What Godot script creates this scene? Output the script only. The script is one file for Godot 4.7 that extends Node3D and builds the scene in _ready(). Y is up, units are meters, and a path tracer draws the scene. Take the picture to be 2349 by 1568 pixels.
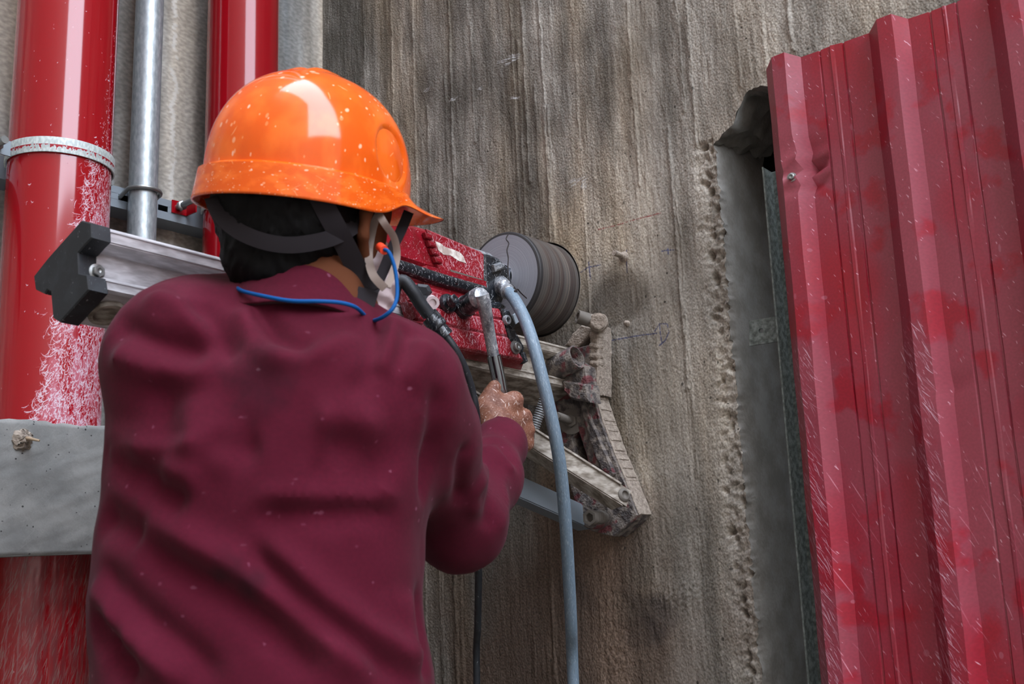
extends Node3D

# ---------------------------------------------------------------- camera model of the photograph (2349 x 1568, 35 mm lens)
const FOCAL := 2284.0
const EYE := Vector3(1.13135, 1.25, 1.5145)
var view := Basis.from_euler(Vector3(deg_to_rad(11.7), deg_to_rad(39.0), deg_to_rad(-2.4)))
var fwd := Vector3(-sin(deg_to_rad(39.0)), 0, -cos(deg_to_rad(39.0)))   # horizontal directions of that view
var rgt := Vector3(cos(deg_to_rad(39.0)), 0, -sin(deg_to_rad(39.0)))
const BIT := Vector3(-0.015, 1.7457, 0.0)      # where the core bit's axis meets the wall
const CORNER_X := -0.67                        # inner corner of the two walls
const JAMB_X := 0.38                           # edge of the opening

func ray(px: float, py: float) -> Vector3:
	return view * Vector3((px - 1174.5) / FOCAL, -(py - 784.0) / FOCAL, -1.0)
func oz(px: float, py: float, z := 0.0) -> Vector3:      # on a plane parallel to the drilled wall
	var d := ray(px, py)
	return EYE + d * ((z - EYE.z) / d.z)
func ox(px: float, py: float, x: float) -> Vector3:      # on a plane parallel to the pipe wall
	var d := ray(px, py)
	return EYE + d * ((x - EYE.x) / d.x)
func dp(px: float, py: float, depth: float) -> Vector3:  # at a distance along the lens axis
	return EYE + ray(px, py) * depth

func _ready() -> void:
	setup_view()
	make_materials()
	build_structure()
	build_pipes()
	build_sheet()
	build_stand()
	build_drill()
	build_hoses()
	build_person()
	build_small()

func setup_view() -> void:
	var cam := Camera3D.new()
	cam.name = "camera"
	cam.fov = rad_to_deg(2.0 * atan(784.0 / FOCAL))
	cam.position = EYE
	cam.basis = view
	cam.near = 0.05
	cam.far = 200.0
	var lens := CameraAttributesPhysical.new()
	lens.frustum_focal_length = 35.0
	lens.exposure_aperture = 9.0
	lens.frustum_focus_distance = 1.72
	cam.attributes = lens
	add_child(cam)
	var sky := ProceduralSkyMaterial.new()
	sky.sky_top_color = Color(0.86, 0.9, 0.97)
	sky.sky_horizon_color = Color(0.9, 0.92, 0.96)
	sky.sky_curve = 0.3
	sky.ground_bottom_color = Color(0.25, 0.24, 0.23)
	sky.ground_horizon_color = Color(0.35, 0.34, 0.33)
	sky.sky_energy_multiplier = 1.0
	var env := Environment.new()
	env.background_mode = Environment.BG_SKY
	env.sky = Sky.new()
	env.sky.sky_material = sky
	env.tonemap_mode = Environment.TONE_MAPPER_LINEAR
	env.tonemap_exposure = 1.0
	env.background_energy_multiplier = 13.0
	env.sdfgi_enabled = true
	env.ssao_enabled = true
	env.ssil_enabled = true
	var we := WorldEnvironment.new()
	we.name = "environment"
	we.environment = env
	add_child(we)

# ---------------------------------------------------------------- nodes
var taken := {}
func numbered(called: String) -> String:
	taken[called] = taken.get(called, 0) + 1
	return called if taken[called] == 1 else "%s_%03d" % [called, taken[called] - 1]
func tag(o: Node3D, label := "", category := "", group := "", kind := "") -> Node3D:
	if label: o.set_meta("label", label)
	if category: o.set_meta("category", category)
	if group: o.set_meta("group", group)
	if kind: o.set_meta("kind", kind)
	return o
func thing(called: String, at: Vector3, label: String, category: String, group := "") -> Node3D:
	var o := Node3D.new()
	o.name = numbered(called)
	add_child(o)
	o.position = at
	return tag(o, label, category, group)
# commits world-space geometry as one mesh; under a parent it is moved into the parent's own space
func put(called: String, mesh: Mesh, m: Material, parent: Node3D = null) -> MeshInstance3D:
	var o := MeshInstance3D.new()
	o.mesh = mesh
	o.material_override = m
	o.name = called
	if parent == null:
		o.name = numbered(called)
		add_child(o)
	else:
		parent.add_child(o, true)
		var base := Vector3.ZERO
		var n: Node = parent
		while n is Node3D and n != self:
			base += n.position
			n = n.get_parent()
		o.position = -base
	return o

# ---------------------------------------------------------------- mesh builder
class Build:
	var v := PackedVector3Array()
	var uv := PackedVector2Array()
	var col := PackedColorArray()
	var idx := PackedInt32Array()
	func vert(p: Vector3, t := Vector2.ZERO) -> int:
		v.append(p)
		uv.append(t)
		return v.size() - 1
	func tri(a: int, b: int, c: int) -> void:      # counter-clockwise seen from outside
		idx.append(a); idx.append(c); idx.append(b)
	func quad(a: int, b: int, c: int, d: int) -> void:
		tri(a, b, c)
		tri(a, c, d)
	func flat_tri(a: Vector3, b: Vector3, c: Vector3) -> void:
		var n := v.size()
		for p in [a, b, c]:
			vert(p, Vector2(p.x + p.z, p.y))
		tri(n, n + 1, n + 2)
	func flat_quad(a: Vector3, b: Vector3, c: Vector3, d: Vector3) -> void:
		var n := v.size()
		for p in [a, b, c, d]:
			vert(p, Vector2(p.x + p.z, p.y))
		quad(n, n + 1, n + 2, n + 3)
	func mesh() -> ArrayMesh:
		var nrm := PackedVector3Array()
		nrm.resize(v.size())
		for i in range(0, idx.size(), 3):
			var a := idx[i]
			var b := idx[i + 1]
			var c := idx[i + 2]
			var n := (v[c] - v[a]).cross(v[b] - v[a])
			nrm[a] += n; nrm[b] += n; nrm[c] += n
		for i in nrm.size():
			nrm[i] = nrm[i].normalized() if nrm[i].length_squared() > 1e-30 else Vector3.UP
		var arr := []
		arr.resize(Mesh.ARRAY_MAX)
		arr[Mesh.ARRAY_VERTEX] = v
		arr[Mesh.ARRAY_NORMAL] = nrm
		arr[Mesh.ARRAY_TEX_UV] = uv
		if col.size() == v.size():
			arr[Mesh.ARRAY_COLOR] = col
		arr[Mesh.ARRAY_INDEX] = idx
		var m := ArrayMesh.new()
		m.add_surface_from_arrays(Mesh.PRIMITIVE_TRIANGLES, arr)
		return m

# smooth curve through points
func curve(pts: Array, steps := 8) -> PackedVector3Array:
	var out := PackedVector3Array()
	for i in pts.size() - 1:
		var p0: Vector3 = pts[maxi(i - 1, 0)]
		var p1: Vector3 = pts[i]
		var p2: Vector3 = pts[i + 1]
		var p3: Vector3 = pts[mini(i + 2, pts.size() - 1)]
		for k in steps:
			out.append(p1.cubic_interpolate(p2, p0, p3, float(k) / steps))
	out.append(pts[-1])
	return out

# a tube along a path; radius may be a number or an array along the path; oval squeezes it along the frame's second axis
func tube(b: Build, path: PackedVector3Array, radius: Variant, seg := 14, caps := true, oval := 1.0, up := Vector3.ZERO) -> void:
	var n := path.size()
	var t := (path[1] - path[0]).normalized()
	var side := (up if up != Vector3.ZERO else (Vector3.UP if absf(t.y) < 0.9 else Vector3.RIGHT))
	side = (side - t * side.dot(t)).normalized()
	var start := b.v.size()
	var along := 0.0
	for i in n:
		var tt: Vector3 = (path[mini(i + 1, n - 1)] - path[maxi(i - 1, 0)]).normalized()
		side = (side - tt * side.dot(tt)).normalized()
		var other := tt.cross(side)
		if i: along += path[i].distance_to(path[i - 1])
		var r: float = radius if radius is float else radius[i]
		for k in seg + 1:
			var a := TAU * k / seg
			b.vert(path[i] + (side * cos(a) * oval + other * sin(a)) * r, Vector2(float(k) / seg, along))
	for i in n - 1:
		for k in seg:
			var a := start + i * (seg + 1) + k
			b.quad(a, a + 1, a + seg + 2, a + seg + 1)
	if caps:
		for e in 2:
			var row := start + (n - 1) * (seg + 1) * e
			var c := b.vert(path[(n - 1) * e], Vector2(0.5, 0.5))
			var ring := b.v.size()
			for k in seg + 1:
				b.vert(b.v[row + k], Vector2(0.5, 0.5))
			for k in seg:
				if e: b.tri(c, ring + k, ring + k + 1)
				else: b.tri(c, ring + k + 1, ring + k)

# profile of [radius, distance along axis] turned round the axis; sharp corners are kept where a point is given twice
func lathe(b: Build, at: Vector3, axis: Vector3, profile: Array, seg := 32) -> void:
	axis = axis.normalized()
	var side := (Vector3.UP if absf(axis.y) < 0.9 else Vector3.RIGHT)
	side = (side - axis * side.dot(axis)).normalized()
	var other := axis.cross(side)
	var start := b.v.size()
	var along := 0.0
	for i in profile.size():
		if i: along += Vector2(profile[i][0], profile[i][1]).distance_to(Vector2(profile[i - 1][0], profile[i - 1][1]))
		for k in seg + 1:
			var a := TAU * k / seg
			b.vert(at + axis * profile[i][1] + (side * cos(a) + other * sin(a)) * profile[i][0], Vector2(float(k) / seg, along))
	for i in profile.size() - 1:
		if profile[i][0] == profile[i + 1][0] and profile[i][1] == profile[i + 1][1]: continue
		for k in seg:
			var a := start + i * (seg + 1) + k
			b.quad(a, a + 1, a + seg + 2, a + seg + 1)

# closed outline (any points in one plane, counter-clockwise seen from the tip of `depth`), pushed along -depth; edges chamfered
func slab(b: Build, outline: Array, depth: Vector3, bevel := 0.002) -> void:
	var n := outline.size()
	var dir := depth.normalized()
	var mid := Vector3.ZERO
	for p in outline: mid += p
	mid /= n
	var e1: Vector3 = (outline[1] - outline[0])
	e1 = (e1 - dir * e1.dot(dir)).normalized()
	var e2 := dir.cross(e1)
	var flat := PackedVector2Array()
	for p in outline: flat.append(Vector2((p - mid).dot(e1), (p - mid).dot(e2)))
	var area := 0.0
	for i in n: area += flat[i].cross(flat[(i + 1) % n])
	if area < 0.0:
		var rev := outline.duplicate()
		rev.reverse()
		slab(b, rev, depth, bevel)
		return
	var inset := []
	for i in n:
		var a := (flat[i] - flat[(i - 1 + n) % n]).normalized()
		var c := (flat[(i + 1) % n] - flat[i]).normalized()
		var m := Vector2(-a.y - c.y, a.x + c.x)
		var k := bevel / maxf(0.35, 0.5 * m.length()) / maxf(m.length(), 0.01)
		inset.append(outline[i] + (e1 * m.x + e2 * m.y) * k)
	var rings := [inset, outline, [], []]
	var sink := dir * -bevel
	for i in n:
		rings[2].append(outline[i] - depth + dir * bevel)
		rings[3].append(inset[i] - depth)
	var top := []
	for i in n: top.append(outline[i] + sink)
	rings[1] = top
	for r in 3:
		for i in n:
			var j := (i + 1) % n
			b.flat_quad(rings[r][j], rings[r][i], rings[r + 1][i], rings[r + 1][j])
	var tris := Geometry2D.triangulate_polygon(flat)
	for i in range(0, tris.size(), 3):
		var t := [tris[i], tris[i + 1], tris[i + 2]]
		if (flat[t[1]] - flat[t[0]]).cross(flat[t[2]] - flat[t[0]]) < 0.0: t = [t[0], t[2], t[1]]
		b.flat_tri(inset[t[0]], inset[t[1]], inset[t[2]])
		b.flat_tri(rings[3][t[0]], rings[3][t[2]], rings[3][t[1]])

# caked, worn surface: split the faces finer, push them about with noise, and round the edges
func crust(b: Build, levels := 2, amp := 0.0016, freq := 55.0) -> void:
	for l in levels:
		var o := Build.new()
		for i in range(0, b.idx.size(), 3):
			var p := b.v[b.idx[i]]
			var q := b.v[b.idx[i + 2]]
			var r := b.v[b.idx[i + 1]]
			if maxf(p.distance_to(q), maxf(q.distance_to(r), r.distance_to(p))) < 0.006:
				o.flat_tri(p, q, r)
				continue
			var pq := (p + q) * 0.5
			var qr := (q + r) * 0.5
			var rp_ := (r + p) * 0.5
			o.flat_tri(p, pq, rp_)
			o.flat_tri(pq, q, qr)
			o.flat_tri(rp_, qr, r)
			o.flat_tri(pq, qr, rp_)
		b.v = o.v; b.uv = o.uv; b.idx = o.idx
	var seen := {}
	var w := Build.new()
	for i in b.idx.size():
		var p := b.v[b.idx[i]]
		var key := Vector3i((p * 5000.0).round())
		if not seen.has(key):
			seen[key] = w.vert(p + Vector3(wn.get_noise_3dv(p * freq), wn.get_noise_3dv(p * freq + Vector3(7, 0, 0)), wn.get_noise_3dv(p * freq + Vector3(0, 9, 0))) * amp)
		w.idx.append(seen[key])
	b.v = w.v; b.uv = w.uv; b.idx = w.idx

# chamfered box spanned by three half-axes
func block(b: Build, at: Vector3, hx: Vector3, hy: Vector3, hz: Vector3, bevel := 0.002) -> void:
	slab(b, [at - hx - hy + hz, at + hx - hy + hz, at + hx + hy + hz, at - hx + hy + hz], hz * 2.0, bevel)
func box(b: Build, lo: Vector3, hi: Vector3, bevel := 0.002) -> void:
	var h := (hi - lo) * 0.5
	block(b, (lo + hi) * 0.5, Vector3(h.x, 0, 0), Vector3(0, h.y, 0), Vector3(0, 0, h.z), bevel)
# hexagon bolt head with washer, standing on `at`, pointing along axis
func bolt(b: Build, at: Vector3, axis: Vector3, r: float, washer := 1.5) -> void:
	lathe(b, at, axis, [[0.0, 0.0], [r * washer, 0.0], [r * washer, 0.0], [r * washer, r * 0.25], [r * washer, r * 0.25], [r * 0.9, r * 0.35]], 20)
	lathe(b, at + axis.normalized() * r * 0.3, axis, [[r, 0.0], [r, r * 0.75], [r, r * 0.75], [r * 0.85, r * 0.9], [r * 0.85, r * 0.9], [r * 0.5, r * 0.9], [r * 0.5, r * 0.9], [r * 0.45, r * 0.6], [0.0, r * 0.6]], 6)

# ---------------------------------------------------------------- distance fields meshed as surface nets
class Field:
	var a := PackedVector3Array()
	var d := PackedVector3Array()
	var dd := PackedFloat32Array()
	var ra := PackedFloat32Array()
	var rb := PackedFloat32Array()
	var k := 0.02
	func bone(p: Vector3, q: Vector3, r0: float, r1: float) -> void:
		a.append(p); d.append(q - p); dd.append(maxf((q - p).length_squared(), 1e-9)); ra.append(r0); rb.append(r1)
	func chain(pts: Array, radii: Array) -> void:
		for i in pts.size() - 1: bone(pts[i], pts[i + 1], radii[i], radii[i + 1])
	func capsules(p: Vector3, res: float) -> float:
		for i in a.size():
			var w := p - a[i]
			var t := clampf(w.dot(d[i]) / dd[i], 0.0, 1.0)
			var e := (w - d[i] * t).length() - ra[i] - (rb[i] - ra[i]) * t
			var h := maxf(k - absf(res - e), 0.0)
			res = minf(res, e) - h * h * 0.25 / k
		return res
	func at(p: Vector3) -> float:
		return capsules(p, 1e3)
	func bounds() -> AABB:
		var box := AABB(a[0], Vector3.ZERO)
		for i in a.size():
			for q in [a[i], a[i] + d[i]]:
				box = box.merge(AABB(q, Vector3.ZERO).grow(maxf(ra[i], rb[i]) + k))
		return box
	func slope(p: Vector3, e: float) -> Vector3:
		return Vector3(at(p + Vector3(e, 0, 0)) - at(p - Vector3(e, 0, 0)), at(p + Vector3(0, e, 0)) - at(p - Vector3(0, e, 0)), at(p + Vector3(0, 0, e)) - at(p - Vector3(0, 0, e))).normalized()
	func hit(from: Vector3, dir: Vector3) -> Vector3:
		dir = dir.normalized()
		var t := 0.5
		for i in 90:
			var s := at(from + dir * t)
			if s < 0.0004: break
			t += s * 0.8
		return from + dir * t
	func nets(b: Build, cell: float, box := AABB()) -> void:
		if box.size == Vector3.ZERO: box = bounds()
		var nb := 6                                   # cells per block
		var bs := cell * nb
		var cnt := Vector3i((box.size / bs).ceil()) + Vector3i.ONE
		var val := {}
		var blocks := []
		for i in cnt.x:
			for j in cnt.y:
				for l in cnt.z:
					var c := box.position + Vector3(i + 0.5, j + 0.5, l + 0.5) * bs
					if absf(at(c)) < bs * 1.05: blocks.append(Vector3i(i, j, l))
		var cells := {}
		var o := box.position
		for bl in blocks:
			var s: Vector3i = bl * nb
			var f := PackedFloat32Array()
			f.resize((nb + 1) * (nb + 1) * (nb + 1))
			var q := 0
			for i in nb + 1:
				for j in nb + 1:
					for l in nb + 1:
						f[q] = at(o + Vector3(s.x + i, s.y + j, s.z + l) * cell)
						q += 1
			var sy := nb + 1
			var sx := sy * sy
			for i in nb:
				for j in nb:
					for l in nb:
						var z := i * sx + j * sy + l
						var w := [f[z], f[z + sx], f[z + sy], f[z + sx + sy], f[z + 1], f[z + sx + 1], f[z + sy + 1], f[z + sx + sy + 1]]
						var neg := 0
						for g in 8:
							if w[g] < 0.0: neg += 1
						if neg == 0 or neg == 8: continue
						var sum := Vector3.ZERO
						var m := 0
						for e in Field.EDGES:
							var p: float = w[e[0]]
							var r: float = w[e[1]]
							if (p < 0.0) != (r < 0.0):
								sum += Field.CORNERS[e[0]].lerp(Field.CORNERS[e[1]], p / (p - r))
								m += 1
						var at_cell := Vector3i(s.x + i, s.y + j, s.z + l)
						cells[at_cell] = [b.vert(o + (Vector3(at_cell) + sum / m) * cell), w[0], w[1], w[2], w[4]]
		for c in cells:
			var r: Array = cells[c]
			for ax in 3:
				var other: float = r[2 + ax]
				if (r[1] < 0.0) == (other < 0.0): continue
				var u: Vector3i = Field.STEP[(ax + 1) % 3]
				var w: Vector3i = Field.STEP[(ax + 2) % 3]
				if not (cells.has(c - u) and cells.has(c - w) and cells.has(c - u - w)): continue
				var q := [r[0], cells[c - u][0], cells[c - u - w][0], cells[c - w][0]]
				if r[1] < 0.0: b.quad(q[0], q[1], q[2], q[3])
				else: b.quad(q[0], q[3], q[2], q[1])
	const STEP := [Vector3i(1, 0, 0), Vector3i(0, 1, 0), Vector3i(0, 0, 1)]
	const CORNERS := [Vector3(0, 0, 0), Vector3(1, 0, 0), Vector3(0, 1, 0), Vector3(1, 1, 0), Vector3(0, 0, 1), Vector3(1, 0, 1), Vector3(0, 1, 1), Vector3(1, 1, 1)]
	const EDGES := [[0, 1], [2, 3], [4, 5], [6, 7], [0, 2], [1, 3], [4, 6], [5, 7], [0, 4], [1, 5], [2, 6], [3, 7]]

# ---------------------------------------------------------------- textures
class Paint:
	var w: int
	var h: int
	var data: PackedByteArray
	func _init(width: int, height: int, c: Color) -> void:
		w = width
		h = height
		var im := Image.create_empty(w, h, false, Image.FORMAT_RGB8)
		im.fill(c)
		data = im.get_data()
	func dot(x: int, y: int, r: int, g: int, bl: int, al: float) -> void:
		if y < 0 or y >= h: return
		x = posmod(x, w)
		var i := (y * w + x) * 3
		data[i] = int(data[i] + (r - data[i]) * al)
		data[i + 1] = int(data[i + 1] + (g - data[i + 1]) * al)
		data[i + 2] = int(data[i + 2] + (bl - data[i + 2]) * al)
	func blob(x: float, y: float, rx: float, ry: float, c: Color, al: float) -> void:
		var r := c.r8
		var g := c.g8
		var bl := c.b8
		for j in range(floori(y - ry), ceili(y + ry) + 1):
			for i in range(floori(x - rx), ceili(x + rx) + 1):
				var e := pow((i - x) / maxf(rx, 0.5), 2) + pow((j - y) / maxf(ry, 0.5), 2)
				if e < 1.0: dot(i, j, r, g, bl, al * minf(1.0, (1.0 - e) * 2.5))
	func stroke(x: float, y: float, ang: float, length: float, wide: float, c: Color, al: float, bend := 0.0) -> void:
		var n := maxi(1, int(length / maxf(0.7, wide * 0.5)))
		for i in n + 1:
			var t := float(i) / n
			var r := wide * (0.35 + 0.65 * sin(PI * (0.12 + 0.8 * t)))
			if r < 0.8: dot(int(x), int(y), c.r8, c.g8, c.b8, al)
			else: blob(x, y, r, r, c, al)
			x += cos(ang) * length / n
			y += sin(ang) * length / n
			ang += bend / n
	func texture() -> ImageTexture:
		return ImageTexture.create_from_image(Image.create_from_data(w, h, false, Image.FORMAT_RGB8, data))

func noise(sd: int, freq: float, w: int, h: int, octaves := 4, kind := FastNoiseLite.TYPE_SIMPLEX_SMOOTH) -> Image:
	var f := FastNoiseLite.new()
	f.seed = sd
	f.noise_type = kind
	f.frequency = freq
	f.fractal_octaves = octaves
	return f.get_seamless_image(w, h, false, false, 0.15)
func stretched(sd: int, freq: float, w0: int, h0: int, w: int, h: int, octaves := 4) -> PackedByteArray:
	var im := noise(sd, freq, w0, h0, octaves)
	im.resize(w, h, Image.INTERPOLATE_CUBIC)
	im.convert(Image.FORMAT_L8)
	return im.get_data()
func grey_tex(im: Image) -> ImageTexture:
	return ImageTexture.create_from_image(im)

var mats := {}
func mat(called: String, c: Color, rough: float, metal := 0.0, spec := 0.5) -> StandardMaterial3D:
	var m := StandardMaterial3D.new()
	m.resource_name = called
	m.albedo_color = c
	m.roughness = rough
	m.metallic = metal
	m.metallic_specular = spec
	mats[called] = m
	return m
func relief(m: StandardMaterial3D, t: Texture2D, cm: float) -> void:
	m.heightmap_enabled = true
	m.heightmap_texture = t
	m.heightmap_scale = cm
func tri(m: StandardMaterial3D, per_metre: float, stretch := Vector3.ONE) -> void:
	m.uv1_triplanar = true
	m.uv1_world_triplanar = true
	m.uv1_triplanar_sharpness = 6.0
	m.uv1_scale = stretch * per_metre

var rng := RandomNumberGenerator.new()
var grain: Texture2D          # coarse sandy relief, tiling
var fine: Texture2D           # finer relief, tiling
var soft: Texture2D           # slow soft relief, tiling

# white cement spatter over a paint; the roughness picture goes with it
func spattered(base: Color, alt: Color, spat: Color, n: int, longest: float, wide: float, sd: int, size := 1024, cover := 0.0) -> Array:
	rng.seed = sd
	var p := Paint.new(size, size, base)
	var q := Paint.new(size, size, Color(0.3, 0.3, 0.3))
	var blot := stretched(sd + 3, 0.012, size, size, size, size)
	for i in size * size:
		var t := clampf((blot[i] - 120.0) / 60.0, 0.0, 1.0)
		var k := i * 3
		p.data[k] = int(lerpf(p.data[k], alt.r8, t))
		p.data[k + 1] = int(lerpf(p.data[k + 1], alt.g8, t))
		p.data[k + 2] = int(lerpf(p.data[k + 2], alt.b8, t))
		if cover > 0.0:
			var s := clampf((blot[(i * 7 + 1237) % (size * size)] - 150.0) / 50.0, 0.0, 1.0) * cover
			p.data[k] = int(lerpf(p.data[k], spat.r8, s))
			p.data[k + 1] = int(lerpf(p.data[k + 1], spat.g8, s))
			p.data[k + 2] = int(lerpf(p.data[k + 2], spat.b8, s))
	for i in n:
		var x := rng.randf() * size
		var y := rng.randf() * size
		var a := rng.randf_range(-0.9, 0.9) + PI * 0.5
		var l := longest * pow(rng.randf(), 2.5)
		var wd := wide * rng.randf_range(0.35, 1.0)
		var al := rng.randf_range(0.25, 0.9)
		p.stroke(x, y, a, l, wd, spat, al, rng.randf_range(-0.5, 0.5))
		q.stroke(x, y, a, l, wd, Color(0.85, 0.85, 0.85), al)
	return [p.texture(), q.texture()]
func spatter_mat(called: String, pics: Array, per_metre: float, metal := 0.0, rough := 1.0) -> StandardMaterial3D:
	var m := mat(called, Color.WHITE, rough, metal)
	m.albedo_texture = pics[0]
	m.roughness_texture = pics[1]
	tri(m, per_metre)
	return m

func nz1(v: float) -> float:
	return sin(v * 1.7) * 0.5 + sin(v * 4.3 + 1.0) * 0.3 + sin(v * 9.1 + 2.0) * 0.2

func make_materials() -> void:
	var t0 := Time.get_ticks_msec()
	var g1 := noise(11, 0.035, 1024, 1024, 5)
	g1.resize(1024, 2048, Image.INTERPOLATE_CUBIC)
	grain = grey_tex(g1)
	fine = grey_tex(noise(12, 0.11, 512, 512, 3))
	soft = grey_tex(noise(13, 0.02, 512, 512, 3))
	# generic concretes
	var conc := concrete_tex(512, 512, 41, Color8(128, 124, 116), Color8(150, 147, 140))
	var beam := mat("cast concrete", Color.WHITE, 0.85)
	beam.albedo_texture = conc
	tri(beam, 2.2)
	relief(beam, fine, 0.05)
	var pit := mat("pitted beam concrete", Color.WHITE, 0.85)
	var pp := Paint.new(1024, 1024, Color.GRAY)
	var pa := stretched(45, 0.006, 1024, 1024, 1024, 1024, 5)
	var pb := stretched(46, 0.2, 1024, 1024, 1024, 1024, 2)
	for i in 1024 * 1024:
		var t := clampf((pa[i] * 0.8 + pb[i] * 0.2 - 80.0) / 95.0, 0.0, 1.0)
		pp.data[i * 3] = int(lerpf(116, 136, t)); pp.data[i * 3 + 1] = int(lerpf(116, 135, t)); pp.data[i * 3 + 2] = int(lerpf(113, 131, t))
	rng.seed = 47
	for i in 420: pp.blob(rng.randf() * 1024, rng.randf() * 1024, rng.randf_range(0.8, 2.6), rng.randf_range(0.8, 2.6), Color8(34, 33, 32), 0.95)
	for i in 500: pp.stroke(rng.randf() * 1024, rng.randf() * 1024, -0.7 + rng.randf_range(-0.2, 0.2), rng.randf_range(10, 60), 0.8, Color8(150, 150, 146), 0.25)
	pit.albedo_texture = pp.texture()
	tri(pit, 1.6)
	relief(pit, fine, 0.04)
	var gnd := mat("site floor concrete", Color.WHITE, 0.92)
	gnd.albedo_texture = conc
	gnd.albedo_color = Color8(190, 185, 178)
	tri(gnd, 0.7)
	var far := mat("render on far buildings", Color8(150, 138, 128), 0.9)
	# pipes
	var red2 := mat("red pipe paint", Color8(136, 9, 20), 0.12)
	relief(red2, soft, 0.004)
	var gal := mat("galvanised steel", Color.WHITE, 1.0, 0.6)
	var gi := concrete_tex(256, 256, 61, Color8(150, 157, 160), Color8(178, 184, 186), 0.05)
	gal.albedo_texture = gi
	gal.roughness = 0.42
	tri(gal, 9.0, Vector3(1, 0.35, 1))
	var strut := mat("galvanised strut", Color8(128, 136, 142), 0.55, 0.45)
	var dusty := mat("dusty galvanised post", Color8(102, 108, 104), 0.8, 0.2)
	dusty.albedo_texture = concrete_tex(256, 256, 63, Color8(110, 116, 112), Color8(176, 182, 180), 0.03)
	dusty.albedo_color = Color8(190, 195, 190)
	tri(dusty, 9.0)
	mat("steel bolt", Color8(150, 152, 150), 0.38, 0.8)
	var red_pics := spattered(Color8(128, 18, 30), Color8(140, 28, 38), Color8(206, 188, 192), 15000, 26.0, 1.5, 71, 1024, 0.4)
	spatter_mat("spattered red casing", red_pics, 2.6)
	var red_less := spattered(Color8(130, 16, 30), Color8(116, 18, 26), Color8(206, 190, 192), 8000, 12.0, 1.2, 72, 1024, 0.12)
	spatter_mat("red casing", red_less, 2.6)
	var blk := spattered(Color8(24, 27, 31), Color8(34, 38, 43), Color8(196, 198, 200), 8500, 22.0, 1.4, 73)
	spatter_mat("spattered black casting", blk, 2.8)
	var rub := spattered(Color8(26, 29, 33), Color8(36, 40, 44), Color8(170, 172, 174), 700, 8.0, 1.3, 74, 512)
	var rb := spatter_mat("black rubber", rub, 4.0)
	rb.roughness = 1.9
	var chrome := spattered(Color8(150, 154, 158), Color8(96, 100, 106), Color8(214, 214, 214), 3400, 16.0, 2.0, 75, 512, 0.5)
	spatter_mat("spattered chrome", chrome, 5.0, 0.35)
	mat("bare chrome", Color8(138, 142, 146), 0.2, 1.0)
	# rail
	var alu := mat("scuffed aluminium", Color.WHITE, 0.45, 0.25)
	alu.albedo_texture = concrete_tex(512, 512, 81, Color8(172, 170, 172), Color8(212, 211, 213), 0.03)
	tri(alu, 5.0, Vector3(1, 1, 0.25))
	var slur := mat("slurry covered aluminium", Color.WHITE, 0.85, 0.1)
	slur.albedo_texture = concrete_tex(512, 512, 82, Color8(104, 94, 82), Color8(168, 160, 148), 0.03)
	tri(slur, 4.0, Vector3(1, 1, 0.4))
	relief(slur, fine, 0.03)
	mat("muddy steel", Color8(106, 100, 92), 0.7, 0.35)
	# base casting caked with mud over red paint
	var mud := Paint.new(512, 512, Color8(92, 84, 78))
	var mn := stretched(83, 0.02, 512, 512, 512, 512, 4)
	var mm := stretched(84, 0.007, 512, 512, 512, 512, 4)
	for i in 512 * 512:
		var t := clampf((mn[i] - 90.0) / 90.0, 0.0, 1.0)
		var c := Color8(72, 66, 64).lerp(Color8(124, 115, 106), t)
		var s := clampf((mm[i] - 165.0) / 20.0, 0.0, 1.0)
		c = c.lerp(Color8(104, 30, 36), s * 0.6)
		mud.data[i * 3] = c.r8; mud.data[i * 3 + 1] = c.g8; mud.data[i * 3 + 2] = c.b8
	var caked := mat("mud caked red casting", Color.WHITE, 0.85)
	caked.albedo_texture = mud.texture()
	tri(caked, 5.0)
	relief(caked, grain, 0.16)
	var tan_mud := mat("dried slurry", Color.WHITE, 0.92)
	tan_mud.albedo_texture = concrete_tex(512, 512, 85, Color8(128, 116, 104), Color8(160, 148, 134), 0.03)
	tri(tan_mud, 5.0)
	relief(tan_mud, grain, 0.14)
	# sheet
	# core bit
	var steel := Paint.new(64, 1024, Color8(96, 94, 94))
	rng.seed = 91
	for y in 1024:
		var base := 0.0
		for k in 3: base += rng.randf() - 0.5
		var c := Color8(88, 84, 82).lerp(Color8(138, 132, 126), clampf(0.35 + base * 0.45, 0.0, 1.0))
		if rng.randf() < 0.05: c = Color8(176, 158, 138)
		if nz1(y * 0.05) > 0.12: c = c.lerp(Color8(70, 54, 52), 0.45)
		for x in 64: steel.dot(x, y, c.r8, c.g8, c.b8, 1.0)
	var bar := mat("scored steel barrel", Color.WHITE, 0.36, 0.5)
	bar.albedo_texture = steel.texture()
	bar.uv1_scale = Vector3(1, 2.2, 1)
	var face := mat("polished bit end", Color.WHITE, 0.45, 0.35)
	var turned := Paint.new(64, 1024, Color8(150, 150, 156))
	for y in 1024:
		var c := Color8(124, 124, 130).lerp(Color8(176, 178, 186), clampf(0.5 + (rng.randf() + rng.randf() - 1.0) * 0.6, 0.0, 1.0))
		for x in 64: turned.dot(x, y, c.r8, c.g8, c.b8, 1.0)
	face.albedo_texture = turned.texture()
	face.uv1_scale = Vector3(1, 10.0, 1)
	mat("dark bit rim", Color8(52, 50, 50), 0.55, 0.4)
	# hoses, cords
	var hose := mat("grey water hose", Color.WHITE, 0.55)
	var hp := Paint.new(256, 1024, Color8(112, 130, 143))
	rng.seed = 95
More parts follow.
